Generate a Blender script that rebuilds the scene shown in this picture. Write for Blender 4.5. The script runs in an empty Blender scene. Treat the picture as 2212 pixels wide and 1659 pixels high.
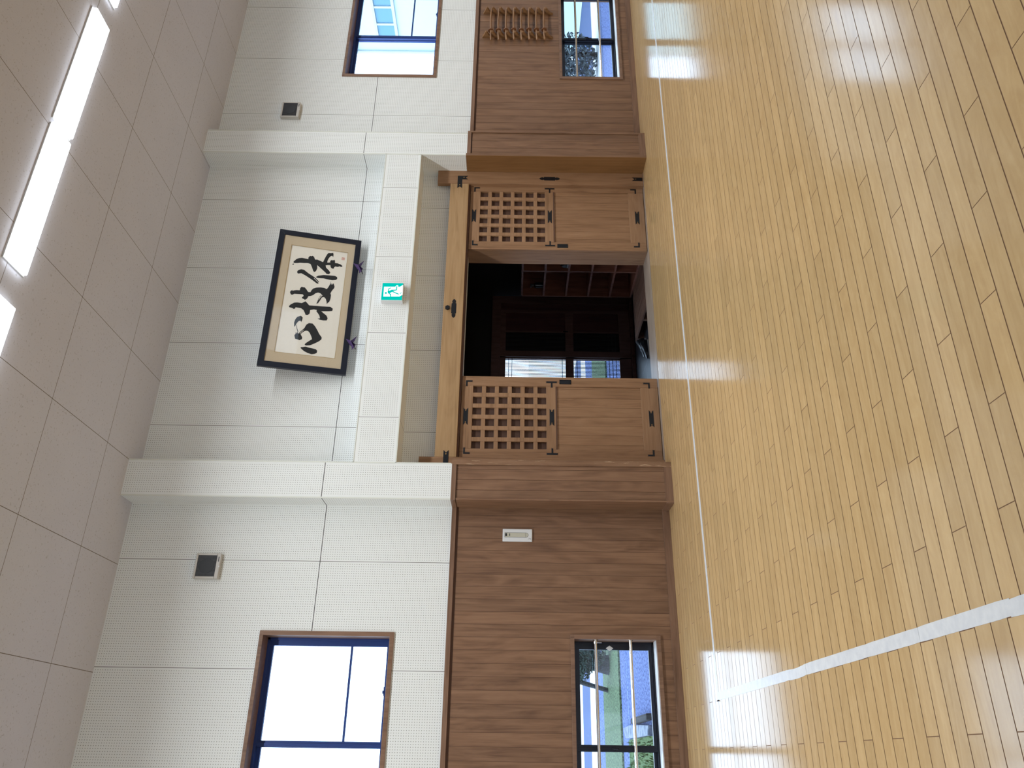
import bpy, bmesh, math, random
from mathutils import Vector, Matrix
random.seed(7)
SC = bpy.context.scene
COL = SC.collection

# ------------------------------------------------------------------ camera, world, exposure
EYE = Vector((0.0, 0.0, 1.448))
YAW, PITCH, ROLL, FPX = 0.449410, 0.00125961, 0.01343276, 1683.73
fw = Vector((math.sin(YAW)*math.cos(PITCH), math.cos(YAW)*math.cos(PITCH), math.sin(PITCH)))
r0 = Vector((math.cos(YAW), -math.sin(YAW), 0)); u0 = r0.cross(fw)
rv = math.cos(ROLL)*r0 + math.sin(ROLL)*u0
uv = -math.sin(ROLL)*r0 + math.cos(ROLL)*u0
cd = bpy.data.cameras.new('camera'); cam = bpy.data.objects.new('camera', cd); COL.objects.link(cam)
cd.sensor_fit = 'HORIZONTAL'; cd.sensor_width = 36.0; cd.lens = 36.0*FPX/2212.0
cd.clip_start = 0.05; cd.clip_end = 300
X, Y, Z = -uv, rv, -fw                       # the phone was held on its side: the picture's right is down
cam.matrix_world = Matrix(((X.x, Y.x, Z.x, EYE.x), (X.y, Y.y, Z.y, EYE.y), (X.z, Y.z, Z.z, EYE.z), (0, 0, 0, 1)))
SC.camera = cam

w = bpy.data.worlds.new('overcast_sky'); SC.world = w; w.use_nodes = True
wn = w.node_tree; bg = wn.nodes['Background']
SKY = (0.64, 0.80, 1.0); SKY_STRENGTH = 4.8
LED_GLOW = 6.0; LED_POWER = 27; LED_SPREAD = 160; LED_COLOUR = (0.92, 0.97, 1.0)
bg.inputs[0].default_value = (*SKY, 1); bg.inputs[1].default_value = SKY_STRENGTH
SC.view_settings.view_transform = 'Standard'; SC.view_settings.look = 'None'
SC.view_settings.exposure = -0.04; SC.view_settings.gamma = 1.0
SC.view_settings.use_curve_mapping = False
SC.cycles.use_denoising = True
SC.cycles.max_bounces = 10; SC.cycles.diffuse_bounces = 6; SC.cycles.transparent_max_bounces = 12
SC.cycles.sample_clamp_indirect = 8.0

# ------------------------------------------------------------------ node helpers
def s2l(c):
    return tuple(((v/255.0)/12.92 if v/255.0 <= 0.04045 else ((v/255.0+0.055)/1.055)**2.4) for v in c)

class NT:
    def __init__(s, name):
        s.m = bpy.data.materials.new(name); s.m.use_nodes = True
        s.t = s.m.node_tree; s.t.nodes.clear()
        s.out = s.t.nodes.new('ShaderNodeOutputMaterial')
    def n(s, typ, **kw):
        nd = s.t.nodes.new(typ)
        for k, v in kw.items(): setattr(nd, k, v)
        return nd
    def l(s, a, b): s.t.links.new(a, b)
    def math(s, op, a, b=None, c=None):
        nd = s.n('ShaderNodeMath', operation=op)
        for i, v in enumerate((a, b, c)):
            if v is None: continue
            if isinstance(v, (int, float)): nd.inputs[i].default_value = v
            else: s.l(v, nd.inputs[i])
        return nd.outputs[0]
    def mix(s, f, a, b, mode='MIX'):
        nd = s.n('ShaderNodeMix', data_type='RGBA', blend_type=mode)
        for i, v in ((0, f), (6, a), (7, b)):
            if isinstance(v, (int, float)): nd.inputs[i].default_value = v
            elif isinstance(v, tuple): nd.inputs[i].default_value = (*v[:3], 1)
            else: s.l(v, nd.inputs[i])
        return nd.outputs[2]
    def pos(s): return s.n('ShaderNodeNewGeometry').outputs['Position']
    def xyz(s):
        sp = s.n('ShaderNodeSeparateXYZ'); s.l(s.pos(), sp.inputs[0]); return sp.outputs
    def noise(s, vec, scale=5, detail=4, rough=0.5, dist=0.0):
        nd = s.n('ShaderNodeTexNoise'); nd.inputs['Scale'].default_value = scale
        nd.inputs['Detail'].default_value = detail; nd.inputs['Roughness'].default_value = rough
        nd.inputs['Distortion'].default_value = dist
        if vec is not None: s.l(vec, nd.inputs['Vector'])
        return nd.outputs[0]
    def ramp(s, f, stops):
        nd = s.n('ShaderNodeValToRGB'); cr = nd.color_ramp
        while len(cr.elements) < len(stops): cr.elements.new(0.5)
        for e, (p, c) in zip(cr.elements, stops): e.position = p; e.color = (*c[:3], 1)
        s.l(f, nd.inputs[0]); return nd.outputs[0]
    def bsdf(s, col, rough=0.5, metal=0.0, spec=0.5, coat=0.0, coat_rough=0.1, normal=None):
        b = s.n('ShaderNodeBsdfPrincipled')
        for k, v in (('Base Color', col), ('Roughness', rough), ('Metallic', metal), ('Specular IOR Level', spec), ('Coat Weight', coat), ('Coat Roughness', coat_rough)):
            if isinstance(v, tuple): b.inputs[k].default_value = (*v[:3], 1)
            elif isinstance(v, (int, float)): b.inputs[k].default_value = v
            else: s.l(v, b.inputs[k])
        if normal is not None: s.l(normal, b.inputs['Normal'])
        s.l(b.outputs[0], s.out.inputs[0]); return s.m

def plain(name, srgb, rough=0.5, metal=0.0, spec=0.5, coat=0.0, var=0.06, scale=9.0):
    t = NT(name); c = s2l(srgb)
    f = t.noise(t.pos(), scale, 3)
    lo = tuple(v*(1-var) for v in c); hi = tuple(min(1, v*(1+var)) for v in c)
    return t.bsdf(t.mix(f, lo, hi), rough, metal, spec, coat)

def wood(name, dark, base, light, axis='z', rough=0.45, freq=26.0, stretch=1.1, island=0.22, spec=0.4, coat=0.0, sat=1.0, scuff=0.0):
    """long-grained timber: streaks along the axis, tone changing from board to board"""
    t = NT(name); g = t.n('ShaderNodeNewGeometry'); rnd = g.outputs['Random Per Island']
    mp = t.n('ShaderNodeMapping', vector_type='POINT')
    sc = {'x': (stretch, freq, freq), 'y': (freq, stretch, freq), 'z': (freq, freq, stretch)}[axis]
    mp.inputs['Scale'].default_value = sc
    cb = t.n('ShaderNodeCombineXYZ')
    for i, k in enumerate((31.0, 17.0, 53.0)): t.l(t.math('MULTIPLY', rnd, k), cb.inputs[i])
    ad = t.n('ShaderNodeVectorMath', operation='ADD'); t.l(g.outputs['Position'], ad.inputs[0]); t.l(cb.outputs[0], ad.inputs[1])
    t.l(ad.outputs[0], mp.inputs['Vector'])
    a = t.noise(mp.outputs[0], 1.0, 5, 0.6, 1.6)
    mp2 = t.n('ShaderNodeMapping'); mp2.inputs['Scale'].default_value = tuple(v*(0.28 if v > 2 else 1.3) for v in sc); t.l(ad.outputs[0], mp2.inputs['Vector'])
    b = t.noise(mp2.outputs[0], 1.0, 3, 0.5, 2.2)
    f = t.math('ADD', t.math('MULTIPLY', a, 0.55), t.math('MULTIPLY', b, 0.45))
    c = t.ramp(f, [(0.30, s2l(dark)), (0.47, s2l(base)), (0.68, s2l(light))])
    hs = t.n('ShaderNodeHueSaturation'); t.l(c, hs.inputs['Color'])
    wn_ = t.n('ShaderNodeTexWhiteNoise', noise_dimensions='1D'); t.l(rnd, wn_.inputs['W'])
    t.l(t.math('ADD', t.math('MULTIPLY', wn_.outputs[0], island), 1.0-island/2), hs.inputs['Value'])
    hs.inputs['Saturation'].default_value = sat
    fin = hs.outputs[0]
    if scuff:
        mp3 = t.n('ShaderNodeMapping'); mp3.inputs['Scale'].default_value = (60, 60, 7); t.l(g.outputs['Position'], mp3.inputs['Vector'])
        k = t.ramp(t.noise(mp3.outputs[0], 1.0, 4, 0.65), [(0.60, (0, 0, 0)), (0.70, (scuff, scuff, scuff))])
        fin = t.mix(k, fin, s2l((214, 184, 150)))
    return t.bsdf(fin, rough, 0.0, spec, coat)

HOLE_P, HOLE_R = 0.02057, 0.0032
def perforated(name, ua, u0, uper, va, v0, symmetric=False, um=0.0226, vm=0.0226, useam=0.0022, vseam=0.0032, umax=None, vmax=None, tint=(239, 242, 241)):
    """white acoustic board: a grid of round holes, plain margins, dark joints between boards"""
    t = NT(name); xyz = t.xyz(); ix = 'xyz'.index
    if uper: u = t.math('FLOORED_MODULO', t.math('SUBTRACT', xyz[ix(ua)], u0), uper)
    else: u = t.math('SUBTRACT', xyz[ix(ua)], u0)
    v = t.math('SUBTRACT', xyz[ix(va)], v0)
    if symmetric: v = t.math('ABSOLUTE', v)
    def cell(c, m):
        k = t.math('DIVIDE', t.math('SUBTRACT', c, m), HOLE_P)
        fr = t.math('SUBTRACT', k, t.math('ROUND', k))
        return t.math('MULTIPLY', fr, HOLE_P)
    du, dv = cell(u, um), cell(v, vm)
    d = t.math('SQRT', t.math('ADD', t.math('MULTIPLY', du, du), t.math('MULTIPLY', dv, dv)))
    hole = t.math('LESS_THAN', d, HOLE_R)
    ok = t.math('MULTIPLY', t.math('GREATER_THAN', u, um-0.006), t.math('GREATER_THAN', v, vm-0.006))
    lim_u = (uper - um + 0.006) if uper else umax
    if lim_u: ok = t.math('MULTIPLY', ok, t.math('LESS_THAN', u, lim_u))
    if vmax: ok = t.math('MULTIPLY', ok, t.math('LESS_THAN', v, vmax))
    hole = t.math('MULTIPLY', hole, ok)
    c = s2l(tint)
    n = t.noise(t.pos(), 2.5, 3)
    col = t.mix(n, tuple(x*0.97 for x in c), c)
    col = t.mix(hole, col, s2l((140, 141, 137)))
    if uper and useam:
        sm = t.math('GREATER_THAN', t.math('ABSOLUTE', t.math('SUBTRACT', u, uper/2)), uper/2-useam)
        col = t.mix(sm, col, s2l((92, 88, 82)))
    if symmetric and vseam:
        col = t.mix(t.math('LESS_THAN', v, vseam), col, s2l((48, 46, 44)))
    return t.bsdf(col, 0.55, 0, 0.3)

def emission(name, rgb, strength):
    t = NT(name); e = t.n('ShaderNodeEmission'); e.inputs[0].default_value = (*rgb, 1); e.inputs[1].default_value = strength
    t.l(e.outputs[0], t.out.inputs[0]); return t.m

def glass(name, tint, refl=0.08):
    t = NT(name); tr = t.n('ShaderNodeBsdfTransparent'); tr.inputs[0].default_value = (*tint, 1)
    gl = t.n('ShaderNodeBsdfGlossy'); gl.inputs['Roughness'].default_value = 0.02
    g = t.n('ShaderNodeNewGeometry'); dt = t.n('ShaderNodeVectorMath', operation='DOT_PRODUCT')
    t.l(g.outputs['Normal'], dt.inputs[0]); t.l(g.outputs['Incoming'], dt.inputs[1])
    cs_ = t.math('SUBTRACT', 1.0, t.math('ABSOLUTE', dt.outputs['Value']))
    fr = t.math('ADD', t.math('MULTIPLY', t.math('POWER', cs_, 5.0), 0.96), refl/2)
    mx = t.n('ShaderNodeMixShader'); t.l(fr, mx.inputs[0]); t.l(tr.outputs[0], mx.inputs[1]); t.l(gl.outputs[0], mx.inputs[2])
    t.l(mx.outputs[0], t.out.inputs[0]); return t.m

# ------------------------------------------------------------------ mesh helpers
class MB:
    def __init__(s): s.v = []; s.f = []
    def add(s, vs, fs):
        o = len(s.v); s.v += [tuple(p) for p in vs]; s.f += [tuple(i+o for i in f) for f in fs]; return s
    def box(s, x0, x1, y0, y1, z0, z1):
        x0, x1 = min(x0, x1), max(x0, x1); y0, y1 = min(y0, y1), max(y0, y1); z0, z1 = min(z0, z1), max(z0, z1)
        vs = [(x, y, z) for z in (z0, z1) for y in (y0, y1) for x in (x0, x1)]
        return s.add(vs, [(0, 2, 3, 1), (4, 5, 7, 6), (0, 1, 5, 4), (2, 6, 7, 3), (0, 4, 6, 2), (1, 3, 7, 5)])
    def prism(s, pts, frame, depth):
        """polygon pts (a,b) in frame (origin, A, B, N), thickened by depth along N"""
        o, A, B, N = frame; n = len(pts)
        ar = sum(pts[i][0]*pts[(i+1) % n][1]-pts[(i+1) % n][0]*pts[i][1] for i in range(n))
        if ar < 0: pts = pts[::-1]
        f0 = [o+A*a+B*b for a, b in pts]; f1 = [p+N*depth for p in f0]
        fs = [tuple(range(n))[::-1], tuple(range(n, 2*n))]
        fs += [(i, (i+1) % n, n+(i+1) % n, n+i) for i in range(n)]
        return s.add(f0+f1, fs)
    def tube(s, pts, r, seg=12, caps=True, radii=None):
        pts = [Vector(p) for p in pts]; rings = []
        for i, p in enumerate(pts):
            d = (pts[min(i+1, len(pts)-1)]-pts[max(i-1, 0)]).normalized()
            a = d.orthogonal().normalized() if i == 0 else (rings_a - d*rings_a.dot(d)).normalized()
            rings_a = a; b = d.cross(a); rr = radii[i] if radii else r
            rings.append([p+a*math.cos(2*math.pi*k/seg)*rr+b*math.sin(2*math.pi*k/seg)*rr for k in range(seg)])
        vs = [q for R in rings for q in R]; fs = []
        for i in range(len(rings)-1):
            for k in range(seg):
                fs.append((i*seg+k, i*seg+(k+1) % seg, (i+1)*seg+(k+1) % seg, (i+1)*seg+k))
        if caps: fs += [tuple(range(seg))[::-1], tuple((len(rings)-1)*seg+k for k in range(seg))]
        return s.add(vs, fs)
    def blob(s, c, rx, ry, rz, seg=14, rings=8, jit=0.0):
        vs = [(c[0], c[1], c[2]-rz)]
        for i in range(1, rings):
            th = math.pi*i/rings
            for k in range(seg):
                ph = 2*math.pi*k/seg; j = 1+random.uniform(-jit, jit)
                vs.append((c[0]+rx*j*math.sin(th)*math.cos(ph), c[1]+ry*j*math.sin(th)*math.sin(ph), c[2]-rz*j*math.cos(th)))
        vs.append((c[0], c[1], c[2]+rz)); L = len(vs)-1; fs = []
        for k in range(seg): fs.append((0, 1+(k+1) % seg, 1+k)); fs.append((L, L-seg+k, L-seg+(k+1) % seg))
        for i in range(rings-2):
            for k in range(seg):
                a = 1+i*seg; fs.append((a+k, a+(k+1) % seg, a+seg+(k+1) % seg, a+seg+k))
        return s.add(vs, fs)
    def build(s, name, mat, parent=None, bevel=0.0, smooth=False, at=None):
        me = bpy.data.meshes.new(name)
        off = Vector((0, 0, 0))
        if parent is not None:
            p = parent
            while p is not None: off = off + p.location; p = p.parent
        if at is not None: off = Vector(at)
        me.from_pydata([tuple(Vector(v)-off) for v in s.v], [], s.f); me.update()
        bm = bmesh.new(); bm.from_mesh(me)
        bmesh.ops.recalc_face_normals(bm, faces=bm.faces[:]); bm.to_mesh(me); bm.free()
        if smooth:
            for p in me.polygons: p.use_smooth = True
        o = bpy.data.objects.new(name, me); COL.objects.link(o)
        if mat is not None: me.materials.append(mat)
        if parent is not None: o.parent = parent
        if at is not None and parent is None: o.location = at
        if bevel:
            b = o.modifiers.new('edge', 'BEVEL'); b.width = bevel; b.segments = 2; b.limit_method = 'ANGLE'
        return o

def tag(o, label=None, cat=None, group=None, kind=None):
    if label: o['label'] = label
    if cat: o['category'] = cat
    if group: o['group'] = group
    if kind: o['kind'] = kind
    return o
def thing(name, loc, label, cat, group=None, kind=None):
    o = bpy.data.objects.new(name, None); o.empty_display_size = 0.1; COL.objects.link(o); o.location = loc
    return tag(o, label, cat, group, kind)
def copy_tree(o, parent=None):
    c = o.copy(); COL.objects.link(c); c.parent = parent
    for ch in o.children: copy_tree(ch, c)
    return c
XZ = lambda y: (Vector((0, y, 0)), Vector((1, 0, 0)), Vector((0, 0, 1)), Vector((0, -1, 0)))   # faces the room

# ------------------------------------------------------------------ materials
W_Y, P_Y, CEIL = 6.94, 6.70, 4.931          # wall face, portal face, ceiling height
SEAM = 3.143
M = {}
M['board_left'] = perforated('white_board_left', 'x', 1.571, 0.91, 'z', SEAM, True)
M['board_right'] = perforated('white_board_right', 'x', 6.857, 0.91, 'z', SEAM, True)
M['board_niche'] = perforated('white_board_niche', 'x', 5.576, 0.905, 'z', SEAM, True)
M['board_pillar_a'] = perforated('white_board_pillar', 'x', 2.085, 0, 'z', SEAM, True, um=0.034, umax=0.31)
M['board_pillar_b'] = perforated('white_board_pillar', 'x', 6.05, 0, 'z', SEAM, True, um=0.034, umax=0.29)
M['board_beam'] = perforated('white_board_beam', 'x', 5.578, 0.9025, 'z', 2.505, False, um=0.0226, vm=0.034, vmax=0.36)
M['board_side'] = perforated('white_board_side', 'y', 6.70, 0, 'z', SEAM, True, um=0.03, umax=0.225)
M['board_shelf'] = perforated('white_board_under', 'x', 5.578, 0.9025, 'y', 6.70, False, um=0.0226, vm=0.04, vmax=0.3)
M['white_paint'] = plain('white_paint', (222, 225, 218), 0.5, var=0.02)
M['wainscot'] = wood('wainscot_cedar', (98, 70, 52), (126, 94, 71), (145, 111, 86), 'z', 0.42, 24, 1.0, 0.22)
M['worn'] = wood('worn_cedar', (104, 74, 54), (134, 101, 76), (152, 118, 92), 'z', 0.45, 24, 1.0, 0.1, scuff=0.75)
M['wainscot_x'] = wood('wainscot_rail', (100, 74, 56), (127, 96, 76), (145, 113, 91), 'x', 0.42, 24, 1.0, 0.1)
M['door_z'] = wood('door_cypress_upright', (120, 88, 62), (147, 111, 81), (163, 127, 96), 'z', 0.45, 30, 1.0, 0.10)
M['door_x'] = wood('door_cypress_rail', (126, 94, 66), (153, 117, 86), (169, 133, 102), 'x', 0.45, 30, 1.0, 0.10)
M['reveal'] = wood('reveal_floor_bounce', (112, 78, 45), (129, 92, 55), (142, 104, 66), 'z', 0.45, 16, 0.7, 0.04)  # orange light bounced off the floor is put into this timber's colour
M['lintel'] = wood('lintel_cypress', (146, 114, 78), (170, 137, 98), (184, 152, 113), 'x', 0.45, 22, 0.8, 0.04)
M['casing'] = wood('casing_timber', (100, 74, 58), (128, 98, 79), (144, 113, 93), 'z', 0.4, 30, 1.0, 0.1)
M['backing'] = plain('brown_backing_board', (86, 60, 48), 0.6)
M['groove'] = plain('shadow_groove_brown', (92, 64, 50), 0.7)
M['iron'] = plain('black_iron', (26, 27, 32), 0.42, 0.3)
M['brass'] = plain('pale_pin', (190, 150, 90), 0.4, 0.4)
M['sash_glare'] = plain('aluminium_blue_glare', (46, 70, 136), 0.35, 0.2)  # same metal as the low windows, blue sky glare put into its colour
M['sash_black'] = plain('black_aluminium', (20, 23, 36), 0.3, 0.3)
M['glass'] = glass('window_glass', (0.93, 0.97, 1.0))
M['picture_glass'] = glass('picture_glass', (1, 1, 1), 0.07)
M['chrome'] = plain('chrome_pipe', (226, 224, 222), 0.12, 1.0, var=0.02)
M['white_plastic'] = plain('white_plastic', (222, 224, 226), 0.35, var=0.02)
M['grey_plastic'] = plain('pale_grey_plastic', (198, 194, 188), 0.35, var=0.02)
M['insert'] = plain('putty_plastic', (196, 194, 178), 0.4, var=0.02)
M['dark'] = plain('black_plastic', (22, 24, 30), 0.45)
M['grille'] = plain('dark_grille', (70, 70, 74), 0.5)
M['frame_black'] = plain('black_lacquer', (18, 22, 38), 0.35)
M['mat_cloth'] = plain('tan_linen', (200, 184, 158), 0.85, var=0.08, scale=160)
M['paper'] = plain('calligraphy_paper', (236, 232, 222), 0.8, var=0.025, scale=30)
M['ink'] = plain('brush_ink', (22, 24, 28), 0.7)
M['red_seal'] = plain('seal_vermilion', (206, 120, 104), 0.8)
M['crane'] = plain('purple_paper', (66, 44, 96), 0.6)
M['tape'] = None
M['peg_wood'] = wood('rack_timber', (104, 72, 44), (132, 96, 62), (150, 112, 76), 'z', 0.5, 40, 2, 0.1)
M['sword_wood'] = wood('sword_oak', (120, 86, 58), (148, 110, 78), (168, 130, 96), 'x', 0.4, 40, 2, 0.2)
M['guard'] = plain('guard_wood', (122, 78, 48), 0.45)
M['cabinet'] = wood('cubby_timber', (92, 54, 42), (126, 78, 62), (148, 98, 80), 'z', 0.5, 24, 1, 0.08)
M['platform'] = wood('step_timber', (88, 62, 50), (116, 86, 72), (134, 104, 88), 'y', 0.5, 24, 1, 0.15)
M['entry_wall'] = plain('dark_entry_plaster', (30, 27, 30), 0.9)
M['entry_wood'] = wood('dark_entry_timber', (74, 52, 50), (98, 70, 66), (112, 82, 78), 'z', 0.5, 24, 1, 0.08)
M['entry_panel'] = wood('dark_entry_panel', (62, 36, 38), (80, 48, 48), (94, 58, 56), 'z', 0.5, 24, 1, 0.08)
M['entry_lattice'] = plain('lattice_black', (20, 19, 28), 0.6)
M['shoe'] = plain('black_leather', (24, 26, 32), 0.3)
M['sole'] = plain('grey_sole', (150, 152, 156), 0.6)
M['threshold'] = wood('threshold_timber', (128, 112, 100), (156, 140, 126), (172, 158, 144), 'x', 0.35, 30, 1, 0.08)

# floor planks
t = NT('maple_floor'); g = t.n('ShaderNodeNewGeometry'); rnd = g.outputs['Random Per Island']
cb = t.n('ShaderNodeCombineXYZ')
for i, k in enumerate((41.0, 23.0, 7.0)): t.l(t.math('MULTIPLY', rnd, k), cb.inputs[i])
ad = t.n('ShaderNodeVectorMath', operation='ADD'); t.l(g.outputs['Position'], ad.inputs[0]); t.l(cb.outputs[0], ad.inputs[1])
mp = t.n('ShaderNodeMapping'); mp.inputs['Scale'].default_value = (2.2, 16, 1); t.l(ad.outputs[0], mp.inputs['Vector'])
a = t.noise(mp.outputs[0], 1.0, 5, 0.55, 1.8)
mp2 = t.n('ShaderNodeMapping'); mp2.inputs['Scale'].default_value = (3.5, 6, 1); t.l(ad.outputs[0], mp2.inputs['Vector'])
b = t.noise(mp2.outputs[0], 1.0, 4, 0.6, 3.0)
f = t.math('ADD', t.math('MULTIPLY', a, 0.6), t.math('MULTIPLY', b, 0.4))
c = t.ramp(f, [(0.28, s2l((189, 156, 109))), (0.50, s2l((199, 167, 119))), (0.72, s2l((208, 177, 130)))])
hs = t.n('ShaderNodeHueSaturation'); t.l(c, hs.inputs['Color'])
wn_ = t.n('ShaderNodeTexWhiteNoise', noise_dimensions='1D'); t.l(rnd, wn_.inputs['W'])
t.l(t.math('ADD', t.math('MULTIPLY', wn_.outputs[0], 0.13), 0.935), hs.inputs['Value'])
rn = t.math('ADD', t.math('MULTIPLY', b, 0.06), 0.10)
M['floor'] = t.bsdf(hs.outputs[0], rn, 0, 0.55)
M['floor_gap'] = plain('floor_joint', (126, 92, 64), 0.8)

# ceiling: rockwool tiles with small fissures
t = NT('rockwool_ceiling'); xyz = t.xyz()
ux = t.math('FLOORED_MODULO', t.math('SUBTRACT', xyz[0], 4.222), 0.9013)
uy = t.math('FLOORED_MODULO', t.math('SUBTRACT', xyz[1], 5.376), 0.9013)
def near(u): return t.math('GREATER_THAN', t.math('ABSOLUTE', t.math('SUBTRACT', u, 0.9013/2)), 0.9013/2-0.0026)
seam = t.math('MAXIMUM', near(ux), near(uy))
sp = t.noise(t.pos(), 58, 2, 0.5, 0.8)
spk = t.math('GREATER_THAN', sp, 0.655)
col = t.mix(t.noise(t.pos(), 3, 3), s2l((204, 205, 216)), s2l((211, 212, 223)))
col = t.mix(t.math('MULTIPLY', spk, 0.30), col, s2l((120, 112, 106)))
col = t.mix(seam, col, s2l((118, 110, 104)))
M['ceiling'] = t.bsdf(col, 0.9, 0, 0.2)
M['led'] = emission('led_diffuser', (0.90, 0.96, 1.0), LED_GLOW)
M['sign_white'] = emission('sign_lit_white', (0.95, 1.0, 1.0), 1.4)
M['sign_green'] = emission('sign_lit_green', (0.0, 0.62, 0.52), 1.0)

t = NT('white_floor_tape')
n1 = t.noise(t.pos(), 22, 4, 0.6)
M['tape'] = t.bsdf(t.ramp(n1, [(0.3, s2l((212, 214, 218))), (0.7, s2l((228, 229, 230)))]), 0.28, 0, 0.5)

# ------------------------------------------------------------------ floor and ceiling
FX0, FX1, FY0, FY1 = -6.0, 18.0, -10.0, 6.94
mb = MB(); PW, PL, GAP = 0.08857, 0.9025, 0.0032
row0 = 2.1562
k0 = math.floor((FY0-row0)/PW); k1 = math.ceil((FY1-row0)/PW)
for k in range(k0, k1):
    y0 = max(FY0, row0+k*PW); y1 = min(FY1, row0+(k+1)*PW)
    if y1-y0 < 0.01: continue
    xj = {0: 0.690, 1: 0.390, 2: 0.090}[k % 3]
    if y1 < -2:                                # far behind: longer runs of boards
        step = PL*4
    else: step = PL
    i = math.floor((FX0-xj)/step)
    while xj+i*step < FX1:
        a, b_ = max(FX0, xj+i*step), min(FX1, xj+(i+1)*step); i += 1
        if b_-a < 0.02: continue
        h, g_ = GAP/2, 0.0024
        mb.add([(a+h, y0+g_, 0), (b_-h, y0+g_, 0), (b_-h, y1-g_, 0), (a+h, y1-g_, 0)], [(0, 1, 2, 3)])
fl = MB().box(FX0, FX1, FY0, FY1+0.02, -0.12, -0.0009).build('floor', M['floor_gap'])
tag(fl, 'glossy pale maple strip floor of the hall', 'floor', kind='structure')
MB().box(2.10, 6.34, FY1, 7.075, -0.12, 0.0008).build('door_sill', M['threshold'], fl)
fb = mb.build('floor_boards', M['floor'], fl)

ce = MB().box(FX0, FX1, FY0, W_Y+0.3, CEIL, CEIL+0.1).build('ceiling', M['ceiling'])
tag(ce, 'off-white speckled square-tile ceiling', 'ceiling', kind='structure')

# ------------------------------------------------------------------ front wall
Z_CAP = 1.99
WIN = {  # x0, x1, z0, z1 of the clear opening inside the casing
    'U1': (-0.75, 0.938, 2.468, 3.552), 'U2': (7.512, 9.19, 2.468, 3.552),
    'L1': (-0.75, 0.940, 0.192, 0.898), 'L2': (7.512, 9.19, 0.192, 0.898)}
def wall_with_holes(mb, x0, x1, y0, y1, z0, z1, holes):
    xs = sorted({x0, x1, *[h[0] for h in holes], *[h[1] for h in holes]})
    xs = [x for x in xs if x0 <= x <= x1]
    for a, b_ in zip(xs[:-1], xs[1:]):
        hs_ = [h for h in holes if h[0] <= a and h[1] >= b_]
        zs = z0
        for h in sorted(hs_, key=lambda q: q[2]):
            if h[2] > zs: mb.box(a, b_, y0, y1, zs, h[2])
            zs = h[3]
        if z1 > zs: mb.box(a, b_, y0, y1, zs, z1)
TH = 7.20
wall = MB(); wall_with_holes(wall, FX0, 2.10, W_Y, TH, Z_CAP, CEIL, [WIN['U1']])
wf = wall.build('wall_front', M['board_left']); tag(wf, 'white perforated acoustic board wall around the entrance', 'wall', kind='structure')
m_ = MB(); wall_with_holes(m_, 6.34, FX1, W_Y, TH, Z_CAP, CEIL, [WIN['U2']]); m_.build('wall_boards', M['board_right'], wf)
MB().box(2.10, 6.34, W_Y, TH, 2.60, CEIL).build('niche_back', M['board_niche'], wf)
MB().box(2.10, 6.34, 7.04, 7.30, 1.965, 2.60).build('transom_boards', M['board_niche'], wf)
# white portal: two pillars and the beam between them
MB().box(2.085, 2.42, P_Y, W_Y, Z_CAP, CEIL).build('pillar', M['board_pillar_a'], wf)
MB().box(6.05, 6.365, P_Y, W_Y, Z_CAP, CEIL).build('pillar', M['board_pillar_b'], wf)
MB().box(2.42, 6.05, P_Y, 7.04, 2.505, 2.893).build('portal_beam', M['board_beam'], wf)
e = MB(); e.box(2.0845, 2.0835, P_Y+0.003, W_Y, Z_CAP, CEIL); e.box(2.42, 2.4206, P_Y+0.003, 7.04, Z_CAP, CEIL)
e.box(6.0494, 6.05, P_Y+0.003, 7.04, Z_CAP, CEIL); e.box(6.365, 6.3656, P_Y+0.003, W_Y, Z_CAP, CEIL)
e.build('pillar_sides', M['board_side'], wf)
MB().box(2.4206, 6.0494, P_Y+0.003, 7.04, 2.893, 2.894).build('beam_top', M['board_shelf'], wf)
bd = MB()   # corner beads of the portal
for x in (2.085, 2.42, 6.05, 6.365): bd.box(x-0.006, x+0.006, P_Y-0.003, P_Y+0.004, Z_CAP if x in (2.085, 6.365) else 2.0, CEIL)
bd.box(2.42, 6.05, P_Y-0.003, P_Y+0.004, 2.499, 2.511); bd.box(2.42, 6.05, P_Y-0.003, P_Y+0.004, 2.887, 2.897)
bd.build('corner_beads', M['white_paint'], wf)
# pieces of wall behind the sliding doors, beside the opening into the entry hall
MB().box(2.10, 3.40, 7.065, 7.30, 0, 1.965).build('wall_pocket', M['wainscot'], wf)
MB().box(5.022, 6.34, 7.065, 7.30, 0, 1.965).build('wall_pocket', M['door_z'], wf)

# wainscot boards
def boards(mb, x_from, x_to, pitch, phase, y, th, z0, z1, hole=None, gap=0.0028):
    k = math.floor((x_from-phase)/pitch); 
    while phase+k*pitch < x_to:
        a, b_ = max(x_from, phase+k*pitch)+gap/2, min(x_to, phase+(k+1)*pitch)-gap/2; k += 1
        if b_-a < 0.006: continue
        cuts = [(a, b_)]
        if hole and b_ > hole[0] and a < hole[1]:
            cuts = []
            if a < hole[0]: cuts.append((a, hole[0]))
            if b_ > hole[1]: cuts.append((hole[1], b_))
            ia, ib = max(a, hole[0]), min(b_, hole[1])
            mb.box(ia, ib, y, y+th, z0, hole[2]); mb.box(ia, ib, y, y+th, hole[3], z1)
        for c0, c1 in cuts: mb.box(c0, c1, y, y+th, z0, z1)
wa = MB(); boards(wa, FX0, 2.092, 0.1065, 1.264, W_Y, 0.012, 0.066, 1.93, WIN['L1'])
wsc = wa.build('wainscot', M['wainscot'], wf)
wb = MB(); boards(wb, 6.40, FX1, 0.1065, 6.767, W_Y, 0.012, 0.066, 1.93, WIN['L2']); wb.build('wainscot', M['wainscot'], wf)
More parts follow.
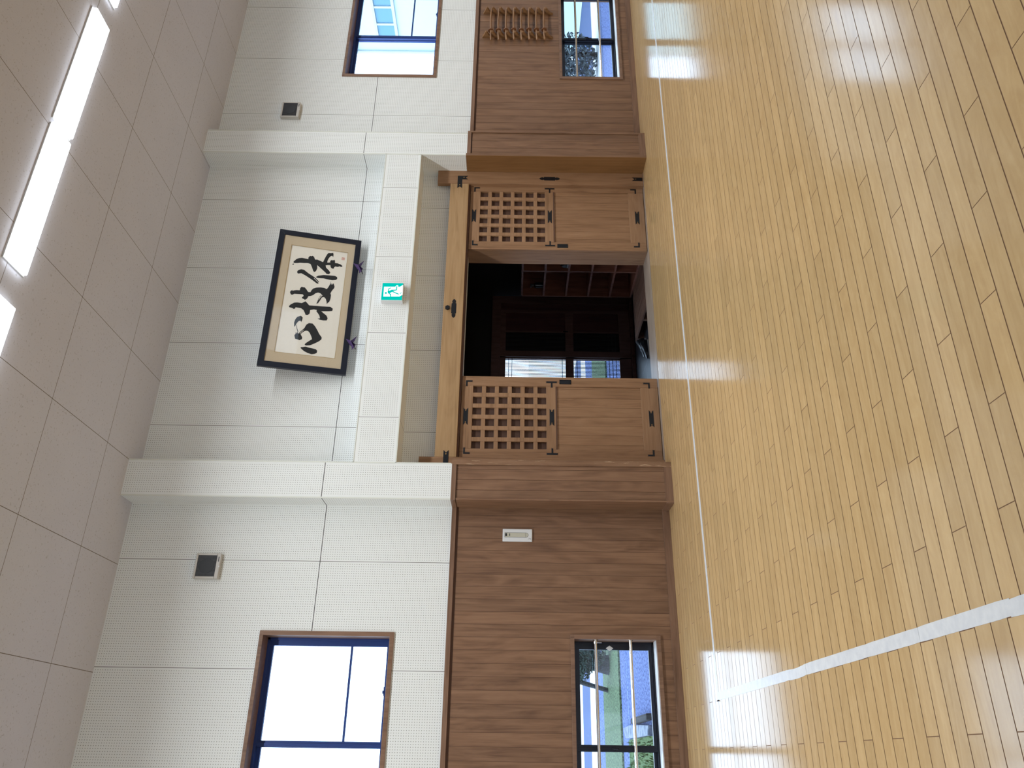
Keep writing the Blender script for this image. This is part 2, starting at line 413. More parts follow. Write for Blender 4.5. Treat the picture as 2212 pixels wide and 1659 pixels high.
bk = MB(); wall_with_holes(bk, FX0, 2.10, W_Y+0.0016, TH, 0, Z_CAP, [WIN['L1']]); wall_with_holes(bk, 6.34, FX1, W_Y+0.0016, TH, 0, Z_CAP, [WIN['L2']])
bk.build('wainscot_backing', M['groove'], wf)
cp = MB()
for a, b_ in ((FX0, 2.085), (6.40, FX1)): cp.box(a, b_, W_Y-0.02, W_Y+0.01, 1.95, Z_CAP)
cp.build('trim_1', M['wainscot_x'], None); cap = bpy.data.objects['trim_1']; tag(cap, 'brown timber rail capping the wainscot', 'trim', kind='structure')
bs = MB()
for a, b_ in ((FX0, 2.088), (6.402, FX1)): bs.box(a, b_, W_Y-0.012, W_Y+0.01, 0.0, 0.066)
bb = bs.build('baseboard_front', M['wainscot_x'], None, 0.002); tag(bb, 'brown timber baseboard along the wainscot', 'baseboard', kind='structure')
# timber casing of the two pillars
pc = bpy.data.objects.new('trim_2', None); COL.objects.link(pc); tag(pc, 'brown boarded timber casing round both pillar feet', 'trim', kind='structure')
pl = MB(); boards(pl, 2.098, 2.412, 0.098, 2.177, P_Y+0.008, 0.03, 0.07, 1.945)
boards(pl, 6.078, 6.385, 0.1065, 6.165, P_Y+0.008, 0.03, 0.07, 1.945); pl.build('pillar_boards', M['wainscot'], pc)
cs = MB()
cs.box(6.046, 6.076, P_Y-0.004, 6.958, 0, 2.006); cs.box(6.382, 6.402, P_Y-0.004, W_Y, 0, 1.995)
cs.box(2.082, 2.098, P_Y-0.002, W_Y, 0, 1.945)
cs.build('corner_post', M['wainscot'], pc, 0.002)
wp = MB().box(2.412, 2.465, P_Y-0.004, 7.02, 0, 1.992).build('corner_post', M['worn'], pc, 0.002); wp['label'] = 'worn corner post with pale scuffs'
MB().box(6.040, 6.046, P_Y-0.003, 6.958, 0, 2.005).build('side_panel', M['reveal'], pc)
ra = MB()
ra.box(2.078, 2.412, P_Y-0.004, P_Y+0.03, 1.95, 1.992); ra.box(2.078, 2.092, P_Y+0.03, W_Y, 1.95, 1.992)
ra.box(6.076, 6.382, P_Y-0.004, P_Y+0.03, 1.955, 1.995)
ra.box(2.096, 2.412, P_Y-0.002, P_Y+0.03, 0, 0.07); ra.box(6.076, 6.384, P_Y-0.002, P_Y+0.03, 0, 0.07)
ra.box(2.076, 2.098, P_Y, W_Y, 0, 0.066)
ra.build('pillar_rail', M['wainscot_x'], pc)
dk = MB(); dk.box(2.10, 2.41, P_Y+0.02, W_Y, 0, 1.98); dk.box(6.078, 6.38, P_Y+0.02, W_Y, 0, 1.98); dk.build('pillar_core', M['groove'], pc)

# ------------------------------------------------------------------ windows
def window(name, key, label, upper):
    x0, x1, z0, z1 = WIN[key]
    root = thing(name, ((x0+x1)/2, W_Y, z0), label, 'window', kind='structure')
    cw = 0.034; d = MB()
    e_ = 0.003
    d.box(x0-cw, x1+cw, W_Y-0.014, TH+e_, z1-e_, z1+cw-0.004); d.box(x0-cw, x1+cw, W_Y-0.014, TH+e_, z0-cw, z0+e_)
    d.box(x0-cw, x0+e_, W_Y-0.014, TH+e_, z0, z1); d.box(x1-e_, x1+cw, W_Y-0.014, TH+e_, z0, z1)
    d.build('casing', M['casing'], root, 0.002)
    if not upper: MB().box(x0+0.004, x1-0.004, 6.952, 7.086, z0+e_, z0+0.007).build('sill', M['white_plastic'], root)
    sm = M['sash_glare'] if upper else M['sash_black']
    fy0, fy1 = 7.085, 7.17; fwid = 0.03
    fr = MB(); fr.box(x0, x1, fy0, fy1, z0, z0+0.022); fr.box(x0, x1, fy0, fy1, z1-0.024, z1); fr.box(x0, x0+0.022, fy0, fy1, z0, z1); fr.box(x1-0.022, x1, fy0, fy1, z0, z1)
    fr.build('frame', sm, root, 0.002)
    xm = (x0+x1)/2
    for side, (a, b_, yy) in enumerate(((xm-0.022, x1-0.02, 7.095), (x0+0.02, xm+0.022, 7.130))):
        s_ = MB(); zb, zt = z0+0.02, z1-0.022; st = 0.048; yy1 = yy+0.03
        s_.box(a, a+st, yy, yy1, zb, zt); s_.box(b_-st, b_, yy, yy1, zb, zt)
        s_.box(a+st, b_-st, yy, yy1, zb, zb+0.02 if upper else zb+0.03); s_.box(a+st, b_-st, yy, yy1, zt-0.034, zt)
        if side == 0: s_.box(a+0.008, a+0.030, yy-0.008, yy, zb, zt)
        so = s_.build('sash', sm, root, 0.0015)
        MB().box(a+st, b_-st, yy+0.012, yy+0.016, zb+0.02, zt-0.034).build('pane', M['glass'], so)
        if upper and side == 0:
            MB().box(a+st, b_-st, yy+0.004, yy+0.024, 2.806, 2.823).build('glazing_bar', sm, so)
        if side == 0:
            lk = MB()
            zc = z0+0.012 if upper else 0.62
            if upper: lk.box(0.5*(a+b_)-0.02, 0.5*(a+b_)+0.05, yy-0.016, yy, zb+0.004, zb+0.022); lk.box(0.5*(a+b_)-0.005, 0.5*(a+b_)+0.02, yy-0.024, yy-0.012, zb+0.018, zb+0.030)
            else: lk.box(a+0.006, a+0.036, yy-0.018, yy, 0.50, 0.575); lk.tube([(a+0.02, yy-0.012, 0.54), (a+0.02, yy-0.034, 0.545), (a+0.024, yy-0.034, 0.59)], 0.006, 8)
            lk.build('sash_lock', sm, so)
    if not upper:
        for zc in (0.7125, 0.4135):
            g_ = MB(); yb_ = 6.965
            g_.tube([(x0, yb_, zc), (x1, yb_, zc)], 0.0135, 20)
            for xe, sg in ((x0, 1), (x1, -1)): g_.tube([(xe, yb_, zc), (xe+sg*0.006, yb_, zc)], 0.024, 20)
            if key == 'L1' and zc > 0.6:
                g_.tube([(x1-0.035, yb_, zc), (x1-0.020, yb_, zc)], 0.0185, 16); g_.tube([(x1-0.028, yb_-0.016, zc), (x1-0.028, yb_-0.016, zc-0.05)], 0.004, 8); 
            g_.build('guard_bar', M['chrome'], root, smooth=False)
        if key == 'L1':
            dm = MB(); fr_ = XZ(7.094); pts = [(x1-0.008-0.052, 0.578), (x1-0.030, 0.578+0.036), (x1-0.008+0.002, 0.578), (x1-0.030, 0.578-0.036)]
            dm.prism([(0.862, 0.5785), (0.884, 0.612), (0.908, 0.5785), (0.884, 0.545)], fr_, 0.006)
            o = dm.build('diamond_marker', M['white_plastic'], root, 0.004); o['label'] = 'white diamond-shaped marker'
    return root
window('window_1', 'U1', 'upper white-lit window left of the entrance, metal sashes tinted with blue glare', True)
window('window_2', 'U2', 'upper window showing a pale building, beyond the sword rack', True)
window('window_3', 'L1', 'low window over the garden with two chrome bars', False)
window('window_4', 'L2', 'low window with a shrub outside, below the sword rack', False)

# ------------------------------------------------------------------ entrance: frame, lintel, sliding doors
fr = bpy.data.objects.new('trim_3', None); COL.objects.link(fr); tag(fr, 'pale timber posts and lintel framing the entrance', 'trim', kind='structure')
post = MB(); post.box(5.868, 6.06, 6.96, 7.012, 0, 2.332); post.build('post', M['door_z'], fr, 0.003)
post = MB(); post.box(2.46, 2.582, 6.96, 7.012, 0, 2.332); post.build('post', M['door_z'], fr, 0.003)
li = MB(); li.box(2.582, 5.868, 6.962, 7.04, 1.978, 2.184); li.build('lintel', M['lintel'], fr, 0.003)
tk = MB(); tk.box(2.582, 5.90, 6.99, 7.07, 1.958, 1.979); tk.build('door_track', M['groove'], fr)

def swallow(x0, x1, z0, z1, vertical, y, both=True, notch=0.026):
    """iron plate with fish-tail ends"""
    if vertical: # long in z
        xm = (x0+x1)/2
        pts = [(x0, z0), (xm, z0+notch) if both else (xm, z0), (x1, z0), (x1, z1), (xm, z1-notch), (x0, z1)]
    else:
        zm = (z0+z1)/2
        pts = [(x0, z0), (x1, z0), (x1-notch, zm), (x1, z1), (x0, z1), (x0+notch, zm) if both else (x0, zm)]
    return pts
def fit(name, polys, y, parent, th=0.0025, pins=()):
    mb = MB()
    for pts in polys: mb.prism(pts, XZ(y), th)
    o = mb.build(name, M['iron'], parent)
    if pins:
        pm = MB()
        for px, pz, r in pins: pm.prism([(px+r*math.cos(a*math.pi/5), pz+r*math.sin(a*math.pi/5)) for a in range(10)], XZ(y-th), 0.002)
        pm.build('pin', M['brass'], o)
    return o
YF = 6.96
# corner plate, lozenge and foot plate on the post by the pillar
fit('corner_plate', [[(5.976, 2.106), (5.976, 1.991), (5.9515, 2.018), (5.927, 1.991), (5.927, 2.054), (5.803, 2.054), (5.828, 2.079), (5.803, 2.106)]], YF, fr, pins=((5.953, 2.035, 0.006), (5.845, 2.08, 0.006)))
def lozenge(cx, cz, L, W, vertical):
    h = L/2; pr = [(h, 0), (h*0.86, W*0.32), (h*0.66, W*0.42), (h*0.58, W*0.24), (h*0.52, W*0.5)]
    up = pr + [(-a, b) for a, b in pr[::-1]]; pts = up + [(a, -b) for a, b in up[::-1] if abs(b) > 1e-6]
    return [(cx+b, cz+a) for a, b in pts] if vertical else [(cx+a, cz+b) for a, b in pts]
fit('lozenge_plate', [lozenge(5.951, 1.063, 0.232, 0.05, True)], YF, fr)
fit('foot_plate', [[(5.937, 0.012), (5.984, 0.012), (5.984, 0.128), (5.9605, 0.098), (5.937, 0.128)]], YF, fr, pins=((5.960, 0.085, 0.005),))
fit('lozenge_plate', [lozenge(4.222, 2.074, 0.228, 0.05, False)], YF+0.002, fr)
hx = MB(); hx.prism([(4.224+0.027*math.cos(k*math.pi/3), 2.139+0.027*math.sin(k*math.pi/3)) for k in range(6)], XZ(YF+0.002), 0.022); hx.build('hexagon_stud', M['iron'], fr, 0.004)
fit('end_plate', [[(2.47, 2.052), (2.649, 2.052), (2.622, 2.077), (2.649, 2.10), (2.47, 2.10)]], YF-0.001, fr, pins=((2.61, 2.077, 0.006),))

def sliding_door(name, x0, x1, label, handle_left):
    y0, y1 = 7.01, 7.045; z0, z1 = 0.006, 1.955
    root = thing(name, ((x0+x1)/2, y0, 0), label, 'door', kind='structure')
    sw = 0.105; zl0, zl1 = 1.116, 1.843; zp0, zp1 = 0.178, 1.014
    a, b_ = x0+sw, x1-sw
    for s0, s1 in ((x0, a), (b_, x1)): MB().box(s0, s1, y0, y1, z0, z1).build('stile', M['door_z'], root, 0.002)
    for r_0, r_1 in ((zl1, z1), (zp1, zl0), (z0, zp0)): MB().box(a, b_, y0+0.0005, y1, r_0, r_1).build('rail', M['door_x'], root, 0.002)
    lat = MB(); nb = 6; pz = (zl1-zl0+0.041)/nb; px = (b_-a+0.043)/nb
    for i in range(1, nb):
        zc = zl0-0.0205+i*pz; lat.box(a, b_, y0+0.005, y0+0.024, zc-0.0205, zc+0.0205)
        xc = a-0.0215+i*px; lat.box(xc-0.0215, xc+0.0215, y0+0.002, y0+0.024, zl0, zl1)
    lat.build('lattice', M['door_x'], root, 0.0015)
    MB().box(a, b_, y0+0.0335, y0+0.0348, zl0, zl1).build('backing', M['backing'], root)
    pn = MB(); boards(pn, a, b_, 0.0985, a-0.045, y0+0.010, 0.012, zp0, zp1, gap=0.002); pn.build('panel', M['door_z'], root)
    MB().box(a, b_, y0+0.016, y0+0.03, zp0, zp1).build('panel_backing', M['groove'], root)
    MB().box(a, b_, y0-0.001, y0+0.004, zp1-0.002, zp1+0.010).build('bead', M['groove'], root)
    xm = (x0+x1)/2
    for zc in (1.908, 1.063, 0.089): fit('tie_plate', [swallow(xm-0.0905, xm+0.0905, zc-0.022, zc+0.022, False, y0)], y0, root, pins=((xm-0.062, zc, 0.0045), (xm+0.062, zc, 0.0045)))
    for xs, sg in ((x0+0.048, 1), (x1-0.048, -1)):
        for zc, sz in ((1.917, -1), (0.083, 1)):
            t_ = 0.016
            fit('corner_strap', [[(xs, zc), (xs+sg*0.068, zc), (xs+sg*0.060, zc+sz*t_/2), (xs+sg*0.068, zc+sz*t_), (xs+sg*t_, zc+sz*t_), (xs+sg*t_, zc+sz*0.067), (xs+sg*t_/2, zc+sz*0.060), (xs, zc+sz*0.067)]], y0, root)
        fit('tee_strap', [[(xs, 1.120), (xs+sg*0.008, 1.112), (xs+sg*0.018, 1.120), (xs+sg*0.018, 1.070), (xs+sg*0.072, 1.070), (xs+sg*0.064, 1.062), (xs+sg*0.072, 1.054), (xs+sg*0.018, 1.054), (xs+sg*0.018, 1.005), (xs+sg*0.008, 1.013), (xs, 1.005)]], y0, root)
    hx0 = x0+0.030 if handle_left else x1-0.077
    hd = MB(); hz0, hz1 = 0.868, 0.984; hx1 = hx0+0.047
    hd.box(hx0, hx1, y0-0.004, y0, hz1-0.009, hz1); hd.box(hx0, hx1, y0-0.004, y0, hz0, hz0+0.009)
    hd.box(hx0, hx0+0.008, y0-0.004, y0, hz0, hz1); hd.box(hx1-0.008, hx1, y0-0.004, y0, hz0, hz1); hd.box(hx0, hx1, y0-0.0012, y0, hz0, hz1)
    hd.build('pull', M['iron'], root)
    return root
sliding_door('door_1', 5.008, 5.905, 'sliding lattice door beside the shoe cubbies, slid open', True)
sliding_door('door_2', 2.585, 3.463, 'sliding lattice door beside the worn timber pillar', False)

# ------------------------------------------------------------------ floor tape
tp = MB(); z_ = 0.0012
pts_t = [(0.42, 5.763, 5.808), (1.6, 5.761, 5.810), (2.2, 5.760, 5.807), (3.9, 5.762, 5.809), (4.6, 5.759, 5.806), (6.1, 5.761, 5.809), (7.2, 5.758, 5.806), (9.0, 5.760, 5.808), (11.5, 5.760, 5.808)]
for (xa, a0, a1), (xb, b0, b1) in zip(pts_t[:-1], pts_t[1:]):
    tp.add([(xa, a0, 0.0004), (xb, b0, 0.0004), (xb, b1, 0.0004), (xa, a1, 0.0004), (xa, a0, z_), (xb, b0, z_), (xb, b1, z_), (xa, a1, z_)],
           [(0, 3, 2, 1), (4, 5, 6, 7), (0, 1, 5, 4), (1, 2, 6, 5), (2, 3, 7, 6), (3, 0, 4, 7)])
tag(tp.build('floor_tape', M['tape']), 'long white tape line on the floor running along the entrance wall', 'tape')
tp = MB(); segs = [(5.81, 4.30), (4.32, 4.02), (4.05, 3.30), (3.32, 2.86), (2.88, 2.30), (2.31, 1.2), (1.22, -1.5)]
for i, (ya, yb) in enumerate(segs):
    h0 = 0.0004+0.0006*(i % 2); h1 = h0+0.0009; n = max(2, int((ya-yb)/0.06)); L_, R_ = [], []
    dx = random.uniform(-0.0025, 0.0025)
    for k in range(n+1):
        y = ya+(yb-ya)*k/n; en = 0.0018 if k in (0, n) else 0.0
        L_.append((0.389+dx+random.uniform(-0.0003, 0.0003)+en, y)); R_.append((0.441+dx+random.uniform(-0.0003, 0.0003)-en, y))
    if i == 1:                                  # the piece that has pulled sideways
        L_ = [(x-0.005*math.sin(math.pi*k/n), y) for k, (x, y) in enumerate(L_)]; R_ = [(x-0.007*math.sin(math.pi*k/n), y) for k, (x, y) in enumerate(R_)]
    for k in range(n):
        q = [L_[k], R_[k], R_[k+1], L_[k+1]]
        tp.add([(x, y, h0) for x, y in q]+[(x, y, h1) for x, y in q], [(0, 3, 2, 1), (4, 5, 6, 7), (0, 1, 5, 4), (1, 2, 6, 5), (2, 3, 7, 6), (3, 0, 4, 7)])
tt = tp.build('floor_tape', M['tape']); tag(tt, 'white tape line on the floor, in overlapping wrinkled pieces, coming towards the viewer', 'tape')
MB().add([(0.384, 5.768, 0.0005), (0.392, 5.768, 0.0005), (0.392, 5.812, 0.0005), (0.384, 5.812, 0.0005), (0.380, 5.768, 0.012), (0.384, 5.812, 0.010)],
         [(0, 1, 2, 3), (0, 3, 5, 4), (1, 0, 4), (3, 2, 5), (1, 4, 5, 2)]).build('curled_end', M['iron'], tt)['label'] = 'dark curled end of the tape'

# ------------------------------------------------------------------ framed calligraphy, leaning out from the wall
STROKES = [
    [(1.2329,0.6600),(1.2536,0.6461),(1.2712,0.6329),(1.2859,0.6100),(1.2941,0.5801),(1.2909,0.5455),(1.2881,0.5172),(1.3086,0.5185),(1.3229,0.5121),(1.3325,0.5008),(1.3292,0.4892),(1.3380,0.4784),(1.3238,0.4623),(1.2952,0.4495),(1.2979,0.4248),(1.2866,0.3922),(1.2772,0.3661),(1.3015,0.3594),(1.3420,0.3484),(1.3833,0.3342),(1.4008,0.3235),(1.4021,0.2983),(1.4105,0.2771),(1.3867,0.2707),(1.3555,0.2710),(1.3729,0.2824),(1.3620,0.3002),(1.3322,0.3158),(1.2999,0.3235),(1.2770,0.3221),(1.2861,0.2917),(1.3031,0.2961),(1.3185,0.2827),(1.3154,0.2698),(1.3254,0.2519),(1.3071,0.2461),(1.2865,0.2445),(1.2875,0.2162),(1.2776,0.1836),(1.2618,0.1629),(1.2458,0.1802),(1.2576,0.1878),(1.2436,0.2115),(1.2454,0.2369),(1.2363,0.2453),(1.2137,0.2523),(1.2156,0.2682),(1.2263,0.2819),(1.2521,0.2879),(1.2494,0.3127),(1.2424,0.3358),(1.2147,0.3276),(1.1824,0.2927),(1.1619,0.2791),(1.1414,0.2881),(1.1395,0.3128),(1.1603,0.3339),(1.1888,0.3683),(1.2237,0.4098),(1.2312,0.4200),(1.1923,0.4154),(1.1567,0.4236),(1.1430,0.4375),(1.1521,0.4510),(1.1840,0.4641),(1.2123,0.4769),(1.2347,0.4889),(1.2398,0.5175),(1.2335,0.5539),(1.2311,0.5907),(1.2222,0.6204),(1.2185,0.6415),(1.2199,0.6559)],
    [(1.2011,0.6682),(1.2102,0.6589),(1.2071,0.6505),(1.1976,0.6530),(1.1944,0.6630)],
    [(1.1142,0.6096),(1.1285,0.6047),(1.1403,0.5976),(1.1545,0.5717),(1.1517,0.5436),(1.1180,0.4963),(1.0859,0.4399),(1.0678,0.4130),(1.0323,0.3780),(1.0242,0.3813),(1.0700,0.4318),(1.0643,0.4342),(1.0169,0.3805),(1.0073,0.3843),(1.0100,0.4000),(1.0493,0.4571),(1.0872,0.5233),(1.1064,0.5656),(1.0965,0.5981)],
    [(1.0862,0.4152),(1.1031,0.3956),(1.1211,0.3418),(1.1257,0.2863),(1.1287,0.2273),(1.1173,0.2041),(1.0989,0.2009),(1.0819,0.2128),(1.0721,0.2492),(1.0747,0.2930),(1.0803,0.3371),(1.0760,0.3862),(1.0776,0.4080)],
    [(0.8631,0.6467),(0.8824,0.6403),(0.8951,0.6208),(0.8793,0.6278),(0.8912,0.6081),(0.8986,0.5849),(0.8998,0.5547),(0.9219,0.5544),(0.9378,0.5473),(0.9451,0.5391),(0.9415,0.5246),(0.9436,0.5115),(0.9211,0.4904),(0.8945,0.4719),(0.8947,0.4475),(0.9179,0.4411),(0.9426,0.4257),(0.9583,0.3969),(0.9673,0.3549),(0.9673,0.3179),(0.9566,0.2920),(0.9810,0.2793),(1.0206,0.2652),(1.0629,0.2593),(1.0291,0.2593),(1.0137,0.2526),(1.0397,0.2493),(1.0184,0.2420),(1.0374,0.2316),(0.9984,0.2174),(0.9793,0.2203),(0.9465,0.2384),(0.9113,0.2499),(0.8904,0.2414),(0.8460,0.2426),(0.8080,0.2506),(0.7990,0.2619),(0.7791,0.2719),(0.8041,0.2759),(0.8389,0.2879),(0.8580,0.3066),(0.8508,0.3291),(0.8120,0.3429),(0.7784,0.3573),(0.7685,0.3744),(0.7899,0.3678),(0.8274,0.3618),(0.8625,0.3488),(0.8783,0.3372),(0.8710,0.3364),(0.8480,0.3520),(0.8116,0.3600),(0.8152,0.3555),(0.8511,0.3414),(0.8729,0.3243),(0.8960,0.3466),(0.9030,0.3720),(0.8874,0.4007),(0.8670,0.4136),(0.8519,0.4392),(0.8445,0.4627),(0.8216,0.4689),(0.8095,0.4765),(0.7964,0.4901),(0.8062,0.5064),(0.8101,0.5190),(0.8204,0.5234),(0.8411,0.5078),(0.8577,0.5190),(0.8556,0.5551),(0.8517,0.6030),(0.8367,0.6191),(0.8394,0.6346)],
    [(0.6994,0.6352),(0.7216,0.6220),(0.7483,0.5895),(0.7550,0.5603),(0.7540,0.5150),(0.7700,0.4959),(0.7809,0.4821),(0.7608,0.4614),(0.7386,0.4406),(0.7423,0.3834),(0.7462,0.3109),(0.7539,0.2323),(0.7435,0.2189),(0.7346,0.2057),(0.7087,0.2089),(0.7006,0.2386),(0.6888,0.3164),(0.6676,0.2896),(0.6469,0.2599),(0.6168,0.2444),(0.5908,0.2505),(0.5856,0.2862),(0.5882,0.3167),(0.5987,0.3421),(0.6051,0.3187),(0.6366,0.3285),(0.6657,0.3500),(0.6816,0.3640),(0.6967,0.3598),(0.6993,0.3904),(0.6868,0.4251),(0.6435,0.4259),(0.6268,0.4419),(0.6251,0.4627),(0.6505,0.4749),(0.6769,0.4902),(0.6945,0.5165),(0.6970,0.5709),(0.6848,0.5705),(0.6750,0.5830),(0.6846,0.6052),(0.6880,0.6296)],
    [(0.4710,0.5534),(0.5192,0.5609),(0.5553,0.5555),(0.5897,0.5391),(0.6069,0.5054),(0.5904,0.4865),(0.5618,0.4877),(0.5345,0.4950),(0.5524,0.5033),(0.5427,0.5211),(0.5158,0.5355),(0.4899,0.5440)],
    [(0.4944,0.5375),(0.4950,0.5334),(0.4612,0.5237),(0.4228,0.5087),(0.4192,0.5142),(0.4571,0.5279)],
    [(0.3786,0.5402),(0.3937,0.5316),(0.4167,0.5316),(0.3986,0.5216),(0.4215,0.5174),(0.3995,0.5057),(0.4158,0.4989),(0.3973,0.4818),(0.3652,0.4629),(0.3443,0.4632),(0.3308,0.4851),(0.3378,0.5096),(0.3394,0.5275),(0.3520,0.5320)],
    [(0.4162,0.4960),(0.4827,0.4480),(0.4728,0.4438),(0.4113,0.4913)],
    [(0.4047,0.4886),(0.4673,0.4431),(0.4582,0.4378),(0.3998,0.4839)],
    [(0.4534,0.4562),(0.4858,0.4513),(0.5156,0.4401),(0.5344,0.4185),(0.5347,0.3826),(0.5068,0.3553),(0.4681,0.3297),(0.4227,0.3034),(0.3914,0.2770),(0.3705,0.2763),(0.3471,0.2945),(0.3175,0.3326),(0.2886,0.3765),(0.2802,0.4169),(0.2866,0.4306),(0.3049,0.4229),(0.3332,0.3938),(0.3578,0.3672),(0.3843,0.3763),(0.4235,0.3960),(0.4451,0.4165),(0.4460,0.4345),(0.4405,0.4487),(0.4285,0.4590),(0.4345,0.4657)],
    [(0.2463,0.4638),(0.2548,0.4619),(0.2587,0.4436),(0.2677,0.4182),(0.2611,0.3909),(0.2565,0.3490),(0.2507,0.3158),(0.2354,0.3021),(0.2110,0.3051),(0.1982,0.3243),(0.1909,0.3528),(0.1996,0.3892),(0.2151,0.4264),(0.2355,0.4524)],
]
SEAL = [(1.3668,0.1835),(1.3699,0.1520),(1.3414,0.1503),(1.3384,0.1811)]
SIGN_W = [(4.2630,2.7550),(4.2640,2.6420),(4.2710,2.6390),(4.2810,2.6290),(4.2830,2.6160),(4.2640,2.6130),(4.2640,2.5960),(4.2760,2.5800),(4.2890,2.5670),(4.1680,2.5630),(4.1660,2.5730),(4.1500,2.5910),(4.1470,2.7530)]
SIGN_ARM = [(4.2170,2.7120),(4.2370,2.7130),(4.2450,2.7030),(4.2540,2.6850),(4.2500,2.6800),(4.2370,2.6970),(4.2300,2.7040),(4.2150,2.7040)]
SIGN_TORSO = [(4.2120,2.7150),(4.2180,2.7120),(4.2160,2.6990),(4.2290,2.6710),(4.2130,2.6630),(4.1990,2.6730),(4.1880,2.6920),(4.1880,2.7080),(4.1960,2.7140)]
SIGN_LEGA = [(4.2280,2.6750),(4.2300,2.6340),(4.2690,2.6320),(4.2710,2.6220),(4.2290,2.6230),(4.2210,2.6240),(4.2130,2.6650)]
SIGN_LEGB = [(4.2050,2.6740),(4.2130,2.6600),(4.2010,2.6420),(4.1810,2.6000),(4.1700,2.6000),(4.1780,2.6200),(4.1940,2.6520)]
SIGN_ARMB = [(4.1920,2.7110),(4.1900,2.6940),(4.1780,2.6810),(4.1700,2.6760),(4.1460,2.6760),(4.1460,2.6860),(4.1660,2.6870),(4.1780,2.6960),(4.1860,2.7100)]
SIGN_STRIP = [(4.1800,2.5930),(4.1860,2.5890),(4.2010,2.5750),(4.1940,2.5720),(4.1770,2.5880)]
SIGN_HEAD = [(4.1890,2.7200),(4.1840,2.7210),(4.1800,2.7230),(4.1780,2.7280),(4.1780,2.7330),(4.1800,2.7370),(4.1840,2.7410),(4.1880,2.7420),(4.1930,2.7410),(4.1970,2.7390),(4.1990,2.7340),(4.1990,2.7290),(4.1970,2.7250),(4.1930,2.7210)]
ca = thing('framed_calligraphy', (3.381, 6.862, 3.090), 'black-framed brush calligraphy of three large characters above the entrance', 'calligraphy')
ca.rotation_euler = (math.radians(13.03), 0, 0)
O3 = (0, 0, 0); LF = XZ(0)
WF, HF = 1.605, 0.843
f_ = MB(); bw = 0.058
for q in ([(0, 0), (WF, 0), (WF-bw, bw), (bw, bw)], [(0, HF), (bw, HF-bw), (WF-bw, HF-bw), (WF, HF)], [(0, 0), (bw, bw), (bw, HF-bw), (0, HF)], [(WF, 0), (WF, HF), (WF-bw, HF-bw), (WF-bw, bw)]):
    f_.prism(q, XZ(0.028), 0.034)
f_.build('frame', M['frame_black'], ca, 0.0012, at=O3)
f_ = MB()
MX0, MX1, MZ0, MZ1 = 0.167, 1.437, 0.123, 0.706
f_.box(bw, WF-bw, 0.004, 0.010, bw, MZ0); f_.box(bw, WF-bw, 0.004, 0.010, MZ1, HF-bw); f_.box(bw, MX0, 0.004, 0.010, MZ0, MZ1); f_.box(MX1, WF-bw, 0.004, 0.010, MZ0, MZ1)
f_.build('mount', M['mat_cloth'], ca, at=O3)
gd = MB(); gd.box(MX0, MX1, 0.0035, 0.0045, MZ0, MZ0+0.004); gd.box(MX0, MX1, 0.0035, 0.0045, MZ1-0.004, MZ1); gd.box(MX0, MX0+0.004, 0.0035, 0.0045, MZ0, MZ1); gd.box(MX1-0.004, MX1, 0.0035, 0.0045, MZ0, MZ1)
gd.build('mount_edge', plain('gilt_edge', (176, 150, 100), 0.5), ca, at=O3)
pa = MB().box(MX0-0.004, MX1+0.004, 0.0105, 0.013, MZ0-0.004, MZ1+0.004).build('paper', M['paper'], ca, at=O3)
ik = MB()
for pts in STROKES: ik.prism(pts, (Vector((0, 0.0105, 0)), Vector((1, 0, 0)), Vector((0, 0, 1)), Vector((0, -1, 0))), 0.0012)
ik.build('brush_characters', M['ink'], pa, at=O3)
se = MB(); FRp = (Vector((0, 0.0105, 0)), Vector((1, 0, 0)), Vector((0, 0, 1)), Vector((0, -1, 0)))
cx_, cz_ = 1.354, 0.167
for a0, a1, b0, b1 in ((-15, 15, 12, 15), (-15, 15, -15, -12), (-15, -12, -12, 12), (12, 15, -12, 12), (-9, 9, 5, 8), (-9, 9, -1.5, 1.5), (-9, 9, -8, -5), (-1.5, 1.5, -8, 8)):
    se.prism([(cx_+a0*.001, cz_+b0*.001), (cx_+a1*.001, cz_+b0*.001), (cx_+a1*.001, cz_+b1*.001), (cx_+a0*.001, cz_+b1*.001)], FRp, 0.001)
se.build('seal_stamp', M['red_seal'], pa, at=O3)['label'] = 'small red seal stamp'
MB().add([(bw, 0, bw), (WF-bw, 0, bw), (WF-bw, 0, HF-bw), (bw, 0, HF-bw)], [(0, 1, 2, 3)]).build('glass', M['picture_glass'], ca, at=O3)
MB().box(bw, WF-bw, 0.0135, 0.024, bw, HF-bw).build('backboard', M['groove'], ca, at=O3)
wr = MB(); wr.tube([(0.4, 0.026, 0.72), (0.8, 0.16, 0.86), (1.2, 0.026, 0.72)], 0.0025, 6); wr.build('hanging_wire', M['iron'], ca, at=O3)

def crane(cx, cz, sx, label):
    root = thing('paper_crane', (cx, 6.82, cz), label, 'paper crane', 'paper cranes under the calligraphy frame')
    P = lambda x, y, z: (x*sx, y, z)
    top, lowl, left, rt, bot, cen = P(.048, -.006, .068), P(-.077, -.018, -.037), P(-.074, .004, -.004), P(.077, -.012, -.045), P(-.016, 0.0, -.038), P(.010, -.034, .007)
    back = P(.0, .045, .02)
    def fold(name, a, b, c, d):
        MB().add([a, b, c, d], [(0, 1, 2), (0, 3, 1), (1, 3, 2), (0, 2, 3)]).build(name, M['crane'], root, at=O3)
    fold('wing', top, lowl, cen, P(-.02, .004, .02)); fold('wing', rt, cen, P(.0, -.004, -.012), P(.03, .004, .004))
    fold('tail', left, bot, P(-.01, .0, .006), P(.0, .02, -.002)); fold('body', cen, bot, P(.02, .004, .03), back)
    MB().tube([P(0, .03, .0), P(0, .05, -.012), P(0, .118, -.012)], 0.004, 8).build('hook', M['iron'], root, at=O3)
crane(4.620, 3.070, 1, 'purple folded paper crane under the last brush character')
